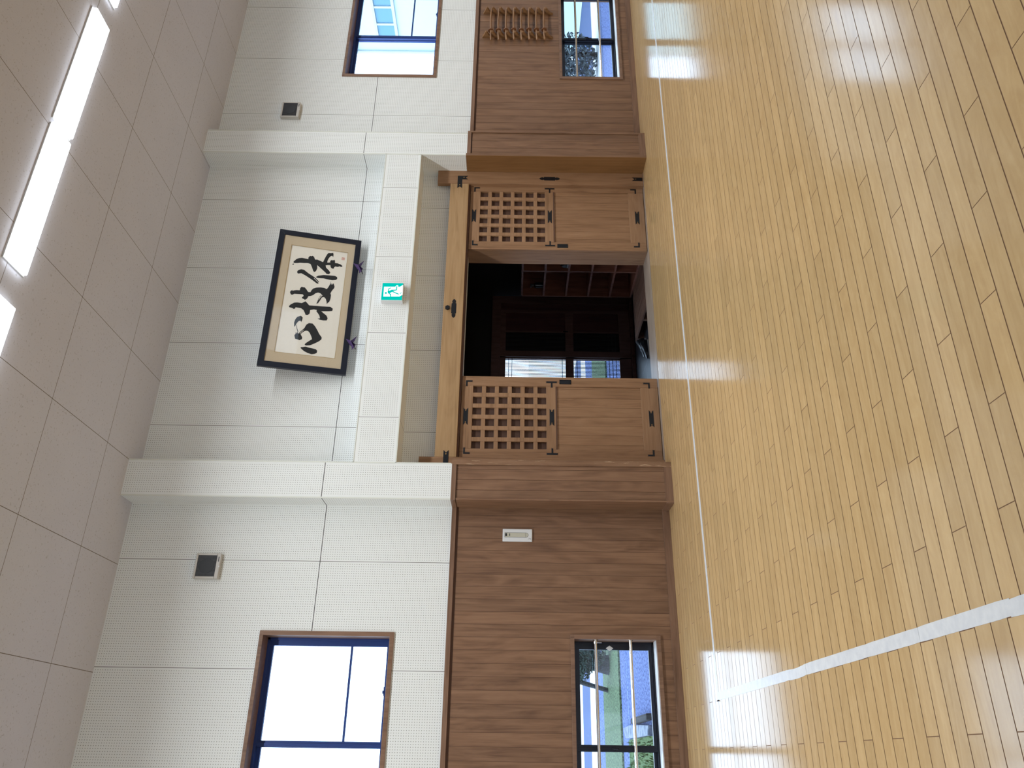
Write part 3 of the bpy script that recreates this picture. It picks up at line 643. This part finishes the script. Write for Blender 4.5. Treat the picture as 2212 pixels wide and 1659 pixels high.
crane(3.716, 3.055, 1, 'purple folded paper crane under the first brush character')

# ------------------------------------------------------------------ exit sign on the beam
ex = thing('exit_sign', (4.21, 6.70, 2.668), 'green and white lit running-man exit sign on the white beam', 'sign')
d = MB(); d.box(4.104, 4.314, 6.634, 6.70, 2.560, 2.779); d.build('housing', M['white_plastic'], ex, 0.004)
MB().box(4.111, 4.307, 6.6300, 6.634, 2.567, 2.772).build('panel', M['sign_green'], ex)
sgn = MB(); sgn.prism(SIGN_W, XZ(6.630), 0.001); sgn.build('doorway', M['sign_white'], ex)
man = MB()
for P_ in (SIGN_ARM, SIGN_TORSO, SIGN_LEGA, SIGN_LEGB, SIGN_ARMB, SIGN_STRIP, SIGN_HEAD): man.prism(P_, XZ(6.629), 0.001)
man.build('running_figure', M['sign_green'], ex)

# ------------------------------------------------------------------ wall loudspeakers
def speaker(x0, x1, z0, z1, label):
    xc, zc = (x0+x1)/2, (z0+z1)/2; y0 = 6.892
    root = thing('wall_speaker', (xc, W_Y, zc), label, 'speaker', 'square wall speakers')
    d = MB(); b_ = 0.020
    hw, hh = (x1-x0)/2, (z1-z0)/2
    d.box(xc-hw, xc+hw, y0+0.008, W_Y, zc-hh, zc+hh)
    gx0, gx1, gz0, gz1 = xc-hw+0.020, xc+hw-0.018, zc-hh+0.034, zc+hh-0.020
    d.box(xc-hw, xc+hw, y0, y0+0.009, zc-hh, gz0); d.box(xc-hw, xc+hw, y0, y0+0.009, gz1, zc+hh); d.box(xc-hw, gx0, y0, y0+0.009, gz0, gz1); d.box(gx1, xc+hw, y0, y0+0.009, gz0, gz1)
    d.build('housing', M['grey_plastic'], root, 0.006)
    MB().box(gx0, gx1, y0+0.006, y0+0.0085, gz0, gz1).build('grille_back', M['dark'], root)
    gr = MB(); n = 16
    for i in range(n+1):
        x = gx0+(gx1-gx0)*i/n; gr.box(x-0.0022, x+0.0022, y0+0.003, y0+0.0055, gz0, gz1)
    for i in range(n+1):
        z = gz0+(gz1-gz0)*i/n; gr.box(gx0, gx1, y0+0.0035, y0+0.005, z-0.0012, z+0.0012)
    gr.build('grille', M['grille'], root)
    R = 0.066; gc = ((gx0+gx1)/2, (gz0+gz1)/2)
    MB().prism([(gc[0]+R*math.cos(k*math.pi/16), gc[1]+R*math.sin(k*math.pi/16)) for k in range(32)], XZ(y0+0.004), 0.002).build('cone', M['dark'], root)
    MB().box(gx1-0.055, gx1-0.012, y0-0.0008, y0, zc-hh+0.012, zc-hh+0.020).build('badge', M['grille'], root)
    nb = MB(); nb.tube([(xc-0.004, y0-0.002, zc-hh+0.004), (xc-0.004, y0+0.006, zc-hh+0.004)], 0.006, 10); nb.build('screw_cover', M['white_plastic'], root)
speaker(6.770, 7.004, 4.010, 4.229, 'square wall speaker between the white pillar and the window above the sword rack')
speaker(1.396, 1.618, 4.012, 4.233, 'square wall speaker above the white wall plate')

# ------------------------------------------------------------------ wall plate with a long rounded insert
sw_ = thing('switch_plate', (1.827, W_Y, 1.39), 'white wall plate with long rounded insert on the wainscot', 'switch plate')
MB().box(1.769, 1.885, 6.926, W_Y, 1.256, 1.523).build('plate', M['white_plastic'], sw_, 0.005)
ins = [(1.810, 1.503), (1.848, 1.503), (1.848, 1.312)]+[(1.829+0.019*math.cos(-a*math.pi/8), 1.312+0.019*math.sin(-a*math.pi/8)) for a in range(9)]
io = MB(); io.prism([(1.8075, 1.5055), (1.8505, 1.5055), (1.8505, 1.312)]+[(1.829+0.0215*math.cos(-a*math.pi/8), 1.312+0.0215*math.sin(-a*math.pi/8)) for a in range(9)], XZ(6.926), 0.0012); io.build('insert_edge', M['grille'], sw_)
io = MB(); io.prism(ins, XZ(6.925), 0.002); io.build('insert', M['insert'], sw_)
MB().box(1.817, 1.843, 6.9218, 6.9235, 1.484, 1.500).build('display', M['dark'], sw_); MB().box(1.819, 1.842, 6.9218, 6.9235, 1.457, 1.463).build('slot', M['dark'], sw_)
MB().box(1.811, 1.847, 6.9225, 6.9235, 1.3155, 1.3175).build('line', M['grille'], sw_)
lt = MB()
for q in ([(1.787, 1.288), (1.803, 1.284), (1.803, 1.286), (1.787, 1.290)], [(1.798, 1.284), (1.801, 1.284), (1.796, 1.276), (1.793, 1.276)], [(1.788, 1.276), (1.803, 1.273), (1.803, 1.275), (1.788, 1.278)], [(1.787, 1.266), (1.790, 1.266), (1.790, 1.276), (1.787, 1.276)], [(1.796, 1.266), (1.798, 1.266), (1.798, 1.274), (1.796, 1.274)]): lt.prism(q, XZ(6.926), 0.0006)
lt.build('lettering', plain('grey_print', (140, 142, 148), 0.5), sw_)

# ------------------------------------------------------------------ sword rack and the wooden swords on it
rk = thing('sword_rack', (8.405, W_Y, 1.0), 'wooden wall rack of two notched rails holding practice swords', 'rack')
ZS = [1.7865-i*0.0958 for i in range(8)]
prof = [(0.0, 1.893), (0.012, 1.888), (0.036, 1.872), (0.088, 1.850), (0.090, 1.836), (0.036, 1.806)]
for zs in ZS:
    prof += [(0.030, zs-0.016), (0.066, zs-0.018), (0.080, zs-0.004), (0.092, zs-0.004), (0.092, zs-0.026), (0.036, zs-0.068)]
prof += [(0.022, 1.035), (0.012, 1.012), (0.0, 1.0)]
for xr in (8.172, 8.600):
    MB().prism(prof, (Vector((xr, W_Y, 0)), Vector((0, -1, 0)), Vector((0, 0, 1)), Vector((1, 0, 0))), 0.034).build('rail', M['peg_wood'], rk, 0.002)
swp = None
NTH = ['topmost', 'second from the top', 'third from the top', 'fourth from the top', 'fourth from the bottom', 'third from the bottom', 'second from the bottom', 'lowest']
for i, zs in enumerate(ZS):
    if swp is None:
        s = thing('wooden_sword', (8.25, 6.892, zs), '', 'wooden sword')
        hb = MB(); hb.tube([(-0.172, 0, -0.008), (-0.166, 0, -0.007), (-0.08, 0, 0), (0.0, 0, 0.001)], 0.0125, 12, radii=[0.010, 0.0135, 0.0125, 0.0125]); hb.build('hilt', M['sword_wood'], s, smooth=False, at=O3)
        bl = MB(); bl.tube([(0.0, 0, 0.001), (0.10, 0, 0.005), (0.22, 0, 0.006), (0.34, 0, 0.003), (0.385, 0, 0.0), (0.41, 0, -0.002)], 0.011, 12, radii=[0.0115, 0.0115, 0.011, 0.0105, 0.009, 0.002]); bl.build('blade', M['sword_wood'], s, at=O3)
        gu = MB(); gu.tube([(-0.006, 0, 0), (0.006, 0, 0)], 0.034, 22); gu.build('guard', M['guard'], s, 0.002, at=O3)
        swp = s; o = s
    else:
        o = copy_tree(swp); o.location = (8.25+random.uniform(-0.006, 0.008)+i*0.004, 6.892, zs)
    o['label'] = 'wooden practice sword with round guard, %s on the wall rack' % NTH[i]
    o['group'] = 'wooden swords on the rack'

# ------------------------------------------------------------------ ceiling lights
lp = None
rows = [4.53]
LLAB = {(0, 4.288): 'lit ceiling panel over the brush calligraphy, at the right end of its pair', (0, 3.03): 'lit ceiling panel over the brush calligraphy, at the left end of its pair',
        (0, 5.755): 'lit ceiling panel nearest the wall above the sword rack, only its corner in view', (0, 1.553): 'lit ceiling panel over the left pillar, only one end in view'}
for ri, ry in enumerate(rows):
    for k in range(-3, 4):
        for x0 in (3.03+2.7352*k, 4.288+2.7352*k):
            if lp is None:
                o = thing('ceiling_light', (x0+0.608, ry, CEIL), '', 'ceiling light')
                h = MB(); h.box(-0.605, 0.605, -0.126, 0.126, -0.012, 0); h.build('housing', M['white_plastic'], o, at=O3)
                dm = MB(); dm.box(-0.603, 0.603, -0.110, 0.110, -0.045, -0.012); dm.build('diffuser', M['led'], o, 0.006, at=O3); lp = o
                ld = bpy.data.lights.new('led_tubes', 'AREA'); ld.shape = 'RECTANGLE'; ld.size = 1.19; ld.size_y = 0.21; ld.energy = LED_POWER; ld.color = LED_COLOUR; ld.spread = math.radians(LED_SPREAD)
                lo_ = bpy.data.objects.new('led_tubes', ld); COL.objects.link(lo_); lo_.parent = o; lo_.location = (0, 0, -0.047)
            else:
                o = copy_tree(lp); o.location = (x0+0.608, ry, CEIL)
            key = [v for (a, b), v in LLAB.items() if a == ri and abs(b-x0) < 0.03]
            if key: o['label'] = key[0]; o['group'] = 'ceiling light panels over the entrance'
            else: o['label'] = 'lit ceiling panel further along the hall, outside the picture'; o['group'] = 'ceiling light panels further along the hall'

# ------------------------------------------------------------------ the unseen other walls of the hall, window openings added for daylight
def side_wall(name, label, axis, at, lo, hi, thick, centres, half=0.85, bands=((1.05, 2.15),)):
    mb = MB(); holes = []
    for c_ in centres:
        for z0, z1 in bands: holes.append((c_-half, c_+half, z0, z1))
    tmp = MB(); wall_with_holes(tmp, lo, hi, 0, 1, 0, CEIL, holes)
    for p in tmp.v:
        d_ = at+thick*p[1]
        mb.v.append((p[0], d_, p[2]) if axis == 'y' else (d_, p[0], p[2]))
    mb.f = tmp.f
    tag(mb.build(name, M['white_paint']), label, 'wall', kind='structure')
side_wall('wall_back', 'white wall at the far end of the hall with unseen window openings placed for daylight and reflections', 'y', FY0, FX0, FX1, -0.2, [-4.4, -2.0, 0.4, 2.8, 5.2, 7.6, 10.0, 12.85])
side_wall('wall_left', 'white side wall of the hall with unseen window openings added for daylight', 'x', FX0, FY0, FY1, -0.2, [-8, -5.5, -3, -0.5, 2.0, 4.5])
side_wall('wall_right', 'white side wall of the hall beyond the sword rack, with unseen window openings added for daylight', 'x', FX1, FY0, FY1, 0.2, [-8, -5, -2, 1.0, 4.0])

# ------------------------------------------------------------------ entry hall behind the doors
EX0, EX1, EY0, EY1, EZ = 2.0, 5.97, 7.30, 9.50, -0.225
tag(MB().box(3.40, 5.022, 6.975, 7.30, -0.10, 0.002).build('threshold', M['threshold'], None, 0.002), 'grey-brown timber threshold of the entrance', 'threshold', kind='structure')
t = NT('slate_tiles'); xyz = t.xyz()
gx = t.math('GREATER_THAN', t.math('ABSOLUTE', t.math('SUBTRACT', t.math('FLOORED_MODULO', xyz[0], 0.3), 0.15)), 0.146)
gy = t.math('GREATER_THAN', t.math('ABSOLUTE', t.math('SUBTRACT', t.math('FLOORED_MODULO', xyz[1], 0.3), 0.15)), 0.146)
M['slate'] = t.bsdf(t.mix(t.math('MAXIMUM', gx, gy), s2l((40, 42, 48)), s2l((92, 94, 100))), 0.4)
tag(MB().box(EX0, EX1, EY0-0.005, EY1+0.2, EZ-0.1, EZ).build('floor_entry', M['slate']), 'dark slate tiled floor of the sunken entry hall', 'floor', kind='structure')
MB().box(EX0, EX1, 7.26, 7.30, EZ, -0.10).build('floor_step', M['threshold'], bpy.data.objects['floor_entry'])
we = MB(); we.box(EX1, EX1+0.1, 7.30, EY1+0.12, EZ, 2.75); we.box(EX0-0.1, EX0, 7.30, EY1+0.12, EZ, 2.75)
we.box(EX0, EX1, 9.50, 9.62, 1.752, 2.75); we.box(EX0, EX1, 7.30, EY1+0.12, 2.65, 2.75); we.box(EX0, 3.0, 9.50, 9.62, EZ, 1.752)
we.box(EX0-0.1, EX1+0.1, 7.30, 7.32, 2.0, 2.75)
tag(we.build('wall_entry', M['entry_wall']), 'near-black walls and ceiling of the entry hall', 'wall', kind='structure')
# outer sliding doors with close lattice
ed = thing('door_3', (4.4, 9.5, EZ), 'dark timber lattice doors at the far side of the entry hall', 'door', kind='structure')
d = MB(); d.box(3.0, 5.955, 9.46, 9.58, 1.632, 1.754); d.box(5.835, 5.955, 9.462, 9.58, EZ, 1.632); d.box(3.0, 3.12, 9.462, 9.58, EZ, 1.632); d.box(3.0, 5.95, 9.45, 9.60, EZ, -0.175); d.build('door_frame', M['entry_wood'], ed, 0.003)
MB().box(5.745, 5.835, 9.50, 9.53, -0.175, 1.632).build('side_board', M['entry_panel'], ed)
def leaf(x0, x1, y0, lat0, lat1, solid, nm):
    d = MB(); z0, z1 = -0.176, 1.640; y1 = y0+0.035
    rz = [(z0, -0.018), (0.617, 0.727), (1.557, z1)]
    xs = [(x0, lat0)] + ([(lat1, x1)] if not solid else [(x1-0.045, x1)])
    for a, b_ in xs: d.box(a, b_, y0, y1, z0, z1)
    for a, b_ in rz: d.box(x0, x1, y0+0.001, y1-0.001, a, b_)
    if solid: d.box(lat1, lat1+0.022, y0, y1, z0, z1)
    o = d.build(nm, M['entry_wood'], ed, 0.002)
    la = MB()
    for a, b_ in ((-0.018, 0.617), (0.727, 1.557)):
        n = int((lat1-lat0)/0.0205)
        for i in range(n+1):
            x = lat0+i*0.0205; la.box(x, x+0.0078, y0+0.012, y0+0.018, a, b_)
        for f_r in ((0.055, 0.11, 0.945) if b_ > 1 else (0.075, 0.775, 0.85, 0.925)):
            z = b_-(b_-a)*f_r if b_ <= 1 else b_-(b_-a)*f_r
            la.box(lat0, lat1, y0+0.011, y0+0.019, z-0.004, z+0.004)
    la.build('lattice', M['entry_lattice'], o)
    if solid:
        MB().box(lat1+0.022, x1-0.045, y0+0.012, y0+0.022, z0+0.1, z1-0.05).build('panel', M['entry_panel'], o)
        MB().box(lat0, lat1, y0+0.026, y0+0.032, z0+0.1, z1-0.05).build('backing', M['entry_wall'], o)
    else:
        MB().box(lat0, lat1, y0+0.027, y0+0.031, z0+0.1, z1-0.05).build('pane', M['glass'], o)
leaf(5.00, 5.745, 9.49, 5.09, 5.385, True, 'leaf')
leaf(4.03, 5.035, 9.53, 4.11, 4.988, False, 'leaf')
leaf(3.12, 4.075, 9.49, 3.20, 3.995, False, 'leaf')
MB().box(5.392, 5.402, 9.475, 9.49, 0.69, 0.76).build('pull', M['iron'], ed)

# shoe cubbies along the side wall
sc_ = thing('shoe_cabinet', (5.79, 8.3, -0.12), 'tall dark timber cabinet of open shoe cubbies in the entry hall', 'shoe cabinet')
CX0, CX1, CY0, CY1 = 5.60, 5.965, 7.70, 8.90
MB().box(CX0, CX1, CY1-0.025, CY1, -0.12, 1.345).build('side_panel', M['cabinet'], sc_); MB().box(CX0, CX1, CY0, CY0+0.025, -0.12, 1.345).build('side_panel', M['cabinet'], sc_)
MB().box(CX1-0.012, CX1, CY0+0.025, CY1-0.025, -0.12, 1.345).build('back_panel', M['cabinet'], sc_)
for zc in (1.345, 1.055, 0.757, 0.462, 0.171, -0.108): MB().box(CX0-0.002, CX1-0.012, CY0+0.025, CY1-0.025, zc-0.012, zc+0.012).build('shelf', M['cabinet'], sc_)
for a, b_ in ((1.067, 1.333), (0.769, 1.043), (0.474, 0.745), (0.183, 0.450), (-0.096, 0.159)): MB().box(CX0, CX1-0.012, 8.292, 8.312, a, b_).build('divider', M['cabinet'], sc_)

def shoe_mb(L=0.27, W=0.095, H=0.085):
    up, so = MB(), MB(); secs = [(0, .032, .06), (.12, .040, .085), (.35, .040, .072), (.55, .045, .05), (.78, .048, .038), (.93, .036, .030), (1.0, .014, .022)]
    rings = []
    for t_, hw, h in secs:
        y = t_*L; rings.append([(-hw, y, .016), (hw, y, .016), (hw*.96, y, .016+h*.55), (hw*.5, y, .016+h), (-hw*.5, y, .016+h), (-hw*.96, y, .016+h*.55)])
    vs = [p for r in rings for p in r]; fs = [(i*6+k, i*6+(k+1) % 6, (i+1)*6+(k+1) % 6, (i+1)*6+k) for i in range(len(rings)-1) for k in range(6)]
    fs += [tuple(range(6))[::-1], tuple((len(rings)-1)*6+k for k in range(6))]
    up.add(vs, fs)
    out = [(hw*1.06, t_*L) for t_, hw, h in secs]; poly = out+[(-a, b) for a, b in out[::-1]]
    so.prism(poly, (Vector((0, 0, 0)), Vector((1, 0, 0)), Vector((0, 1, 0)), Vector((0, 0, 1))), 0.017)
    return up, so
proto = None
def shoe(x, y, z, rz, label, group):
    global proto
    if proto is None:
        proto = thing('shoe', (x, y, z), label, 'shoe', group); a, b_ = shoe_mb(); a.build('upper', M['shoe'], proto, 0.006, at=O3); b_.build('sole', M['sole'], proto, at=O3); o = proto
        lc = MB()
        for k in range(4): lc.box(-0.022, 0.022, 0.085+k*0.02, 0.090+k*0.02, 0.086-k*0.008, 0.092-k*0.008)
        lc.build('laces', M['sole'], proto, at=O3)
    else:
        o = copy_tree(proto); o.location = (x, y, z)
    o.rotation_euler = (0, 0, rz); o['label'] = label; o['group'] = group
shoe(4.98, 8.86, EZ, 1.9, 'dark lace-up shoe on the entry floor, nearer the shoe cabinet', 'shoes on the entry floor')
shoe(4.83, 8.66, EZ, 1.7, 'dark lace-up shoe on the entry floor, turned beside the step', 'shoes on the entry floor')
shoe(4.72, 8.50, EZ, 1.75, 'dark lace-up shoe on the entry floor, nearest the threshold', 'shoes on the entry floor')
shoe(5.63, 8.235, 0.769, -1.57, 'black shoe in an upper cubby of the shoe cabinet', 'shoes in the cubbies')
shoe(5.63, 8.130, 0.769, -1.57, 'black shoe in an upper cubby of the shoe cabinet, nearer the doorway', 'shoes in the cubbies')
bt = thing('spray_bottle', (5.68, 8.75, 1.067), 'dark glossy bottle standing in the top cubby', 'bottle')
b_ = MB(); b_.tube([(0, 0, 0), (0, 0, 0.004), (0, 0, 0.10), (0, 0, 0.12)], 0.04, 18, radii=[0.036, 0.038, 0.038, 0.02]); b_.build('body', M['shoe'], bt, at=O3)
b_ = MB(); b_.tube([(0, 0, 0.12), (0, 0, 0.155)], 0.016, 14); b_.box(-0.03, 0.016, -0.012, 0.012, 0.15, 0.168); b_.build('cap', M['grille'], bt, at=O3)

# low slatted step in front of the cubbies
st = thing('slatted_step', (5.23, 8.0, EZ), 'low brown slatted timber step in front of the shoe cabinet', 'step')
sl = MB(); boards(sl, 4.87, 5.60, 0.091, 4.87, 7.31, 1.47, -0.139, -0.12, gap=0.006); sl.build('boards', M['platform'], st)
for y in (7.34, 7.80, 8.24, 8.72): MB().box(4.875, 5.595, y, y+0.04, EZ, -0.139).build('bearer', M['platform'], st)

# ------------------------------------------------------------------ outside: ground, garden, neighbouring building
def speckle(name, lo, hi, scale, thr=0.5, rough=0.9):
    lo, hi = tuple(v*0.55 for v in lo), tuple(v*0.55 for v in hi)
    t = NT(name); n_ = t.noise(t.pos(), scale, 3, 0.7)
    return t.bsdf(t.ramp(n_, [(0.40, lo), (0.60, hi)]), rough, 0, 0.2)
M['gravel'] = speckle('grey_blue_gravel', (0.03, 0.06, 0.20), (0.25, 0.33, 0.66), 30)
M['moss'] = speckle('moss', (0.035, 0.065, 0.03), (0.21, 0.31, 0.15), 30)
M['turf'] = speckle('turf', (0.06, 0.12, 0.035), (0.17, 0.27, 0.09), 30)
M['asphalt'] = speckle('asphalt', (0.10, 0.145, 0.30), (0.14, 0.19, 0.37), 30)
M['concrete'] = speckle('pale_concrete', (1.0, 1.0, 1.0), (1.1, 1.1, 1.1), 6)
M['stone'] = speckle('flagstone', (0.20, 0.24, 0.33), (0.40, 0.44, 0.52), 9)
M['bark'] = speckle('dark_bark', (0.012, 0.013, 0.018), (0.045, 0.048, 0.06), 40)
M['pole'] = speckle('weathered_pole', (0.05, 0.055, 0.06), (0.11, 0.115, 0.12), 30)
M['needles'] = speckle('pine_needles', (0.02, 0.045, 0.04), (0.10, 0.15, 0.12), 30)
M['shrub'] = speckle('grey_green_leaves', (0.10, 0.13, 0.15), (0.30, 0.36, 0.38), 30)
M['bwall'] = plain('pale_render', (200, 222, 216), 0.8, var=0.04)
M['bglass'] = plain('blue_window', (100, 146, 166), 0.15)
M['bframe'] = plain('white_frame', (190, 190, 188), 0.5)
GZ = -0.30
def ground(name, mat, x0, x1, y0, y1, label, cat='ground', dz=0.0):
    tag(MB().box(x0, x1, y0, y1, GZ-0.12, GZ+dz).build(name, mat), label, cat, kind='structure')
ground('ground', M['concrete'], -60, 80, -60, 80, 'pale concrete yard all round the hall', dz=-0.02)
ground('ground_gravel', M['gravel'], -12, 10, 7.25, 13.0, 'blue-grey gravel bed along the outside wall')
ground('ground_moss', M['moss'], -12, 10, 13.0, 15.2, 'strip of mossy ground with trees beyond the gravel', dz=0.03)
ground('ground_stones', M['gravel'], -12, 10, 15.2, 16.8, 'second strip of grey gravel beyond the moss', dz=0.005)
ground('path_concrete', M['concrete'], -12, 10, 16.8, 17.9, 'white concrete path beyond the garden', 'path', dz=0.004)
ground('road', M['asphalt'], -12, 10, 17.9, 19.8, 'grey asphalt road beyond the concrete path', 'road')
ground('ground_drive', M['gravel'], 10, 18.6, 7.25, 11.4, 'gravel strip below the window by the sword rack')
ground('path_kerb', M['asphalt'], 10, 18.6, 11.4, 11.9, 'grey kerb strip beside the white path', 'path', dz=0.004)
ground('path_walk', M['concrete'], 10, 18.6, 11.9, 12.95, 'white concrete path before the pale building', 'path', dz=0.004)
ground('road_side', M['asphalt'], 10, 18.6, 12.95, 17.5, 'grey asphalt beside the pale building', 'road')
lw = MB(); lw.box(-4, 0.28, 9.3, 12.2, GZ, GZ+0.03); lo = lw.build('lawn', M['turf']); tag(lo, 'small green lawn outside the low window', 'grass', kind='stuff')
gb = MB()
for _ in range(900):
    x, y = random.uniform(-1.2, 0.27), random.uniform(9.4, 12.1); a = random.uniform(0, 6.28); r = 0.014
    gb.add([(x-r*math.cos(a), y-r*math.sin(a), GZ+0.03), (x+r*math.cos(a), y+r*math.sin(a), GZ+0.03), (x+random.uniform(-.03, .03), y+random.uniform(-.03, .03), GZ+0.03+random.uniform(.03, .08))], [(0, 1, 2)])
gb.build('grass_blades', M['turf'], lo)
s_ = MB(); s_.prism([(0.30, 12.30), (0.44, 12.55), (0.46, 11.9), (0.43, 10.95), (0.40, 10.30), (0.29, 10.35), (0.285, 11.4)], (Vector((0, 0, GZ)), Vector((1, 0, 0)), Vector((0, 1, 0)), Vector((0, 0, 1))), 0.06)
tag(s_.build('flagstone', M['stone'], None, 0.01), 'flat pale stone slab at the edge of the small lawn', 'stone')
tag(MB().box(0.455, 0.53, 10.2, 11.5, GZ, GZ+0.09).build('edging_beam', M['bark'], None, 0.012), 'dark timber edging beam beside the stone slab', 'beam')

def leaves(mb, c, R, n, size):
    for _ in range(n):
        while True:
            p = Vector((random.uniform(-1, 1), random.uniform(-1, 1), random.uniform(-1, 1)))
            if p.length < 1: break
        q = Vector((c[0]+p.x*R[0], c[1]+p.y*R[1], c[2]+p.z*R[2])); d1 = Vector((random.uniform(-1, 1), random.uniform(-1, 1), random.uniform(-1, 1))).normalized()
        d2 = d1.cross(Vector((random.uniform(-1, 1), random.uniform(-1, 1), random.uniform(-1, 1)))).normalized()
        mb.add([q-d1*size, q+d2*size*0.45, q+d1*size, q-d2*size*0.45], [(0, 1, 2, 3)])
tr = thing('garden_tree', (1.50, 14.25, GZ), 'dark evergreen with a thick trunk on the moss outside the low window', 'tree')
b_ = MB(); b_.tube([(1.50, 14.25, GZ), (1.53, 14.27, 0.0), (1.66, 14.30, 0.5), (1.70, 14.35, 1.1), (1.6, 14.4, 1.7)], 0.15, 14, radii=[0.17, 0.12, 0.115, 0.10, 0.05]); b_.tube([(1.66, 14.3, 0.5), (1.98, 14.2, 0.75), (2.3, 14.2, 0.9)], 0.05, 10); b_.tube([(1.55, 14.27, 0.05), (1.85, 14.2, 0.12), (2.1, 14.1, 0.2)], 0.04, 10); b_.build('trunk', M['bark'], tr)
fo = MB()
for c_, R, n in (((1.72, 13.95, -0.02), (0.28, 0.2, 0.18), 700), ((1.72, 14.1, 0.14), (0.36, 0.3, 0.26), 1100), ((1.45, 14.1, 0.20), (0.24, 0.3, 0.18), 500), ((1.9, 14.2, 0.30), (0.5, 0.4, 0.3), 700), ((1.7, 14.3, 0.75), (0.8, 0.6, 0.5), 700), ((1.65, 14.3, 1.4), (0.7, 0.6, 0.5), 600)): leaves(fo, c_, R, n, 0.035)
fo.build('foliage', M['needles'], tr)
pp = MB(); pp.tube([(1.10, 14.47, GZ), (1.25, 14.44, 0.27), (1.46, 14.44, 0.72)], 0.04, 10); tag(pp.build('tree_prop', M['pole']), 'slanting wooden prop leaning on the dark evergreen', 'pole')
sh = thing('garden_shrub', (13.9, 12.2, GZ), 'grey-green shrub outside the low window by the sword rack', 'shrub')
b_ = MB(); b_.tube([(13.9, 12.2, GZ), (13.9, 12.2, 0.6)], 0.05, 10); b_.build('stem', M['bark'], sh)
fo = MB()
for c_, R, n in (((13.75, 12.3, 0.25), (0.75, 0.5, 0.55), 1500), ((13.4, 12.25, 0.9), (0.7, 0.5, 0.6), 900)): leaves(fo, c_, R, n, 0.06)
fo.build('foliage', M['shrub'], sh)

bl = thing('neighbour_building', (18.66, 12.5, GZ), 'pale rendered building with a high band of windows, outside', 'building')
d = MB(); d.box(18.66, 26, 8.0, 16.45, GZ, 6.3); d.build('wall', M['bwall'], bl)
d = MB(); d.box(18.5, 26.2, 7.9, 16.6, 6.3, 6.5); d.build('eave', M['bframe'], bl)
d = MB(); d.box(18.60, 18.66, 8.2, 15.95, 5.42, 5.49); d.box(18.60, 18.66, 8.2, 15.95, 4.86, 4.94)
for k in range(13): d.box(18.61, 18.66, 15.92-0.555*k, 15.98-0.555*k, 4.94, 5.42)
wf_ = d.build('window_frame', M['bframe'], bl)
MB().box(18.64, 18.655, 8.2, 15.92, 4.94, 5.42).build('window_pane', M['bglass'], wf_)
MB().box(18.63, 18.655, 13.25, 13.5, -0.2, 1.6).build('side_window', M['bglass'], bl)
d = MB(); d.tube([(18.62, 16.34, GZ), (18.62, 16.34, 6.16)], 0.03, 10); d.build('downspout', M['bframe'], bl); d = MB(); d.tube([(18.58, 9, 6.2), (18.58, 16.42, 6.2)], 0.045, 10); d.build('gutter', M['bglass'], bl)
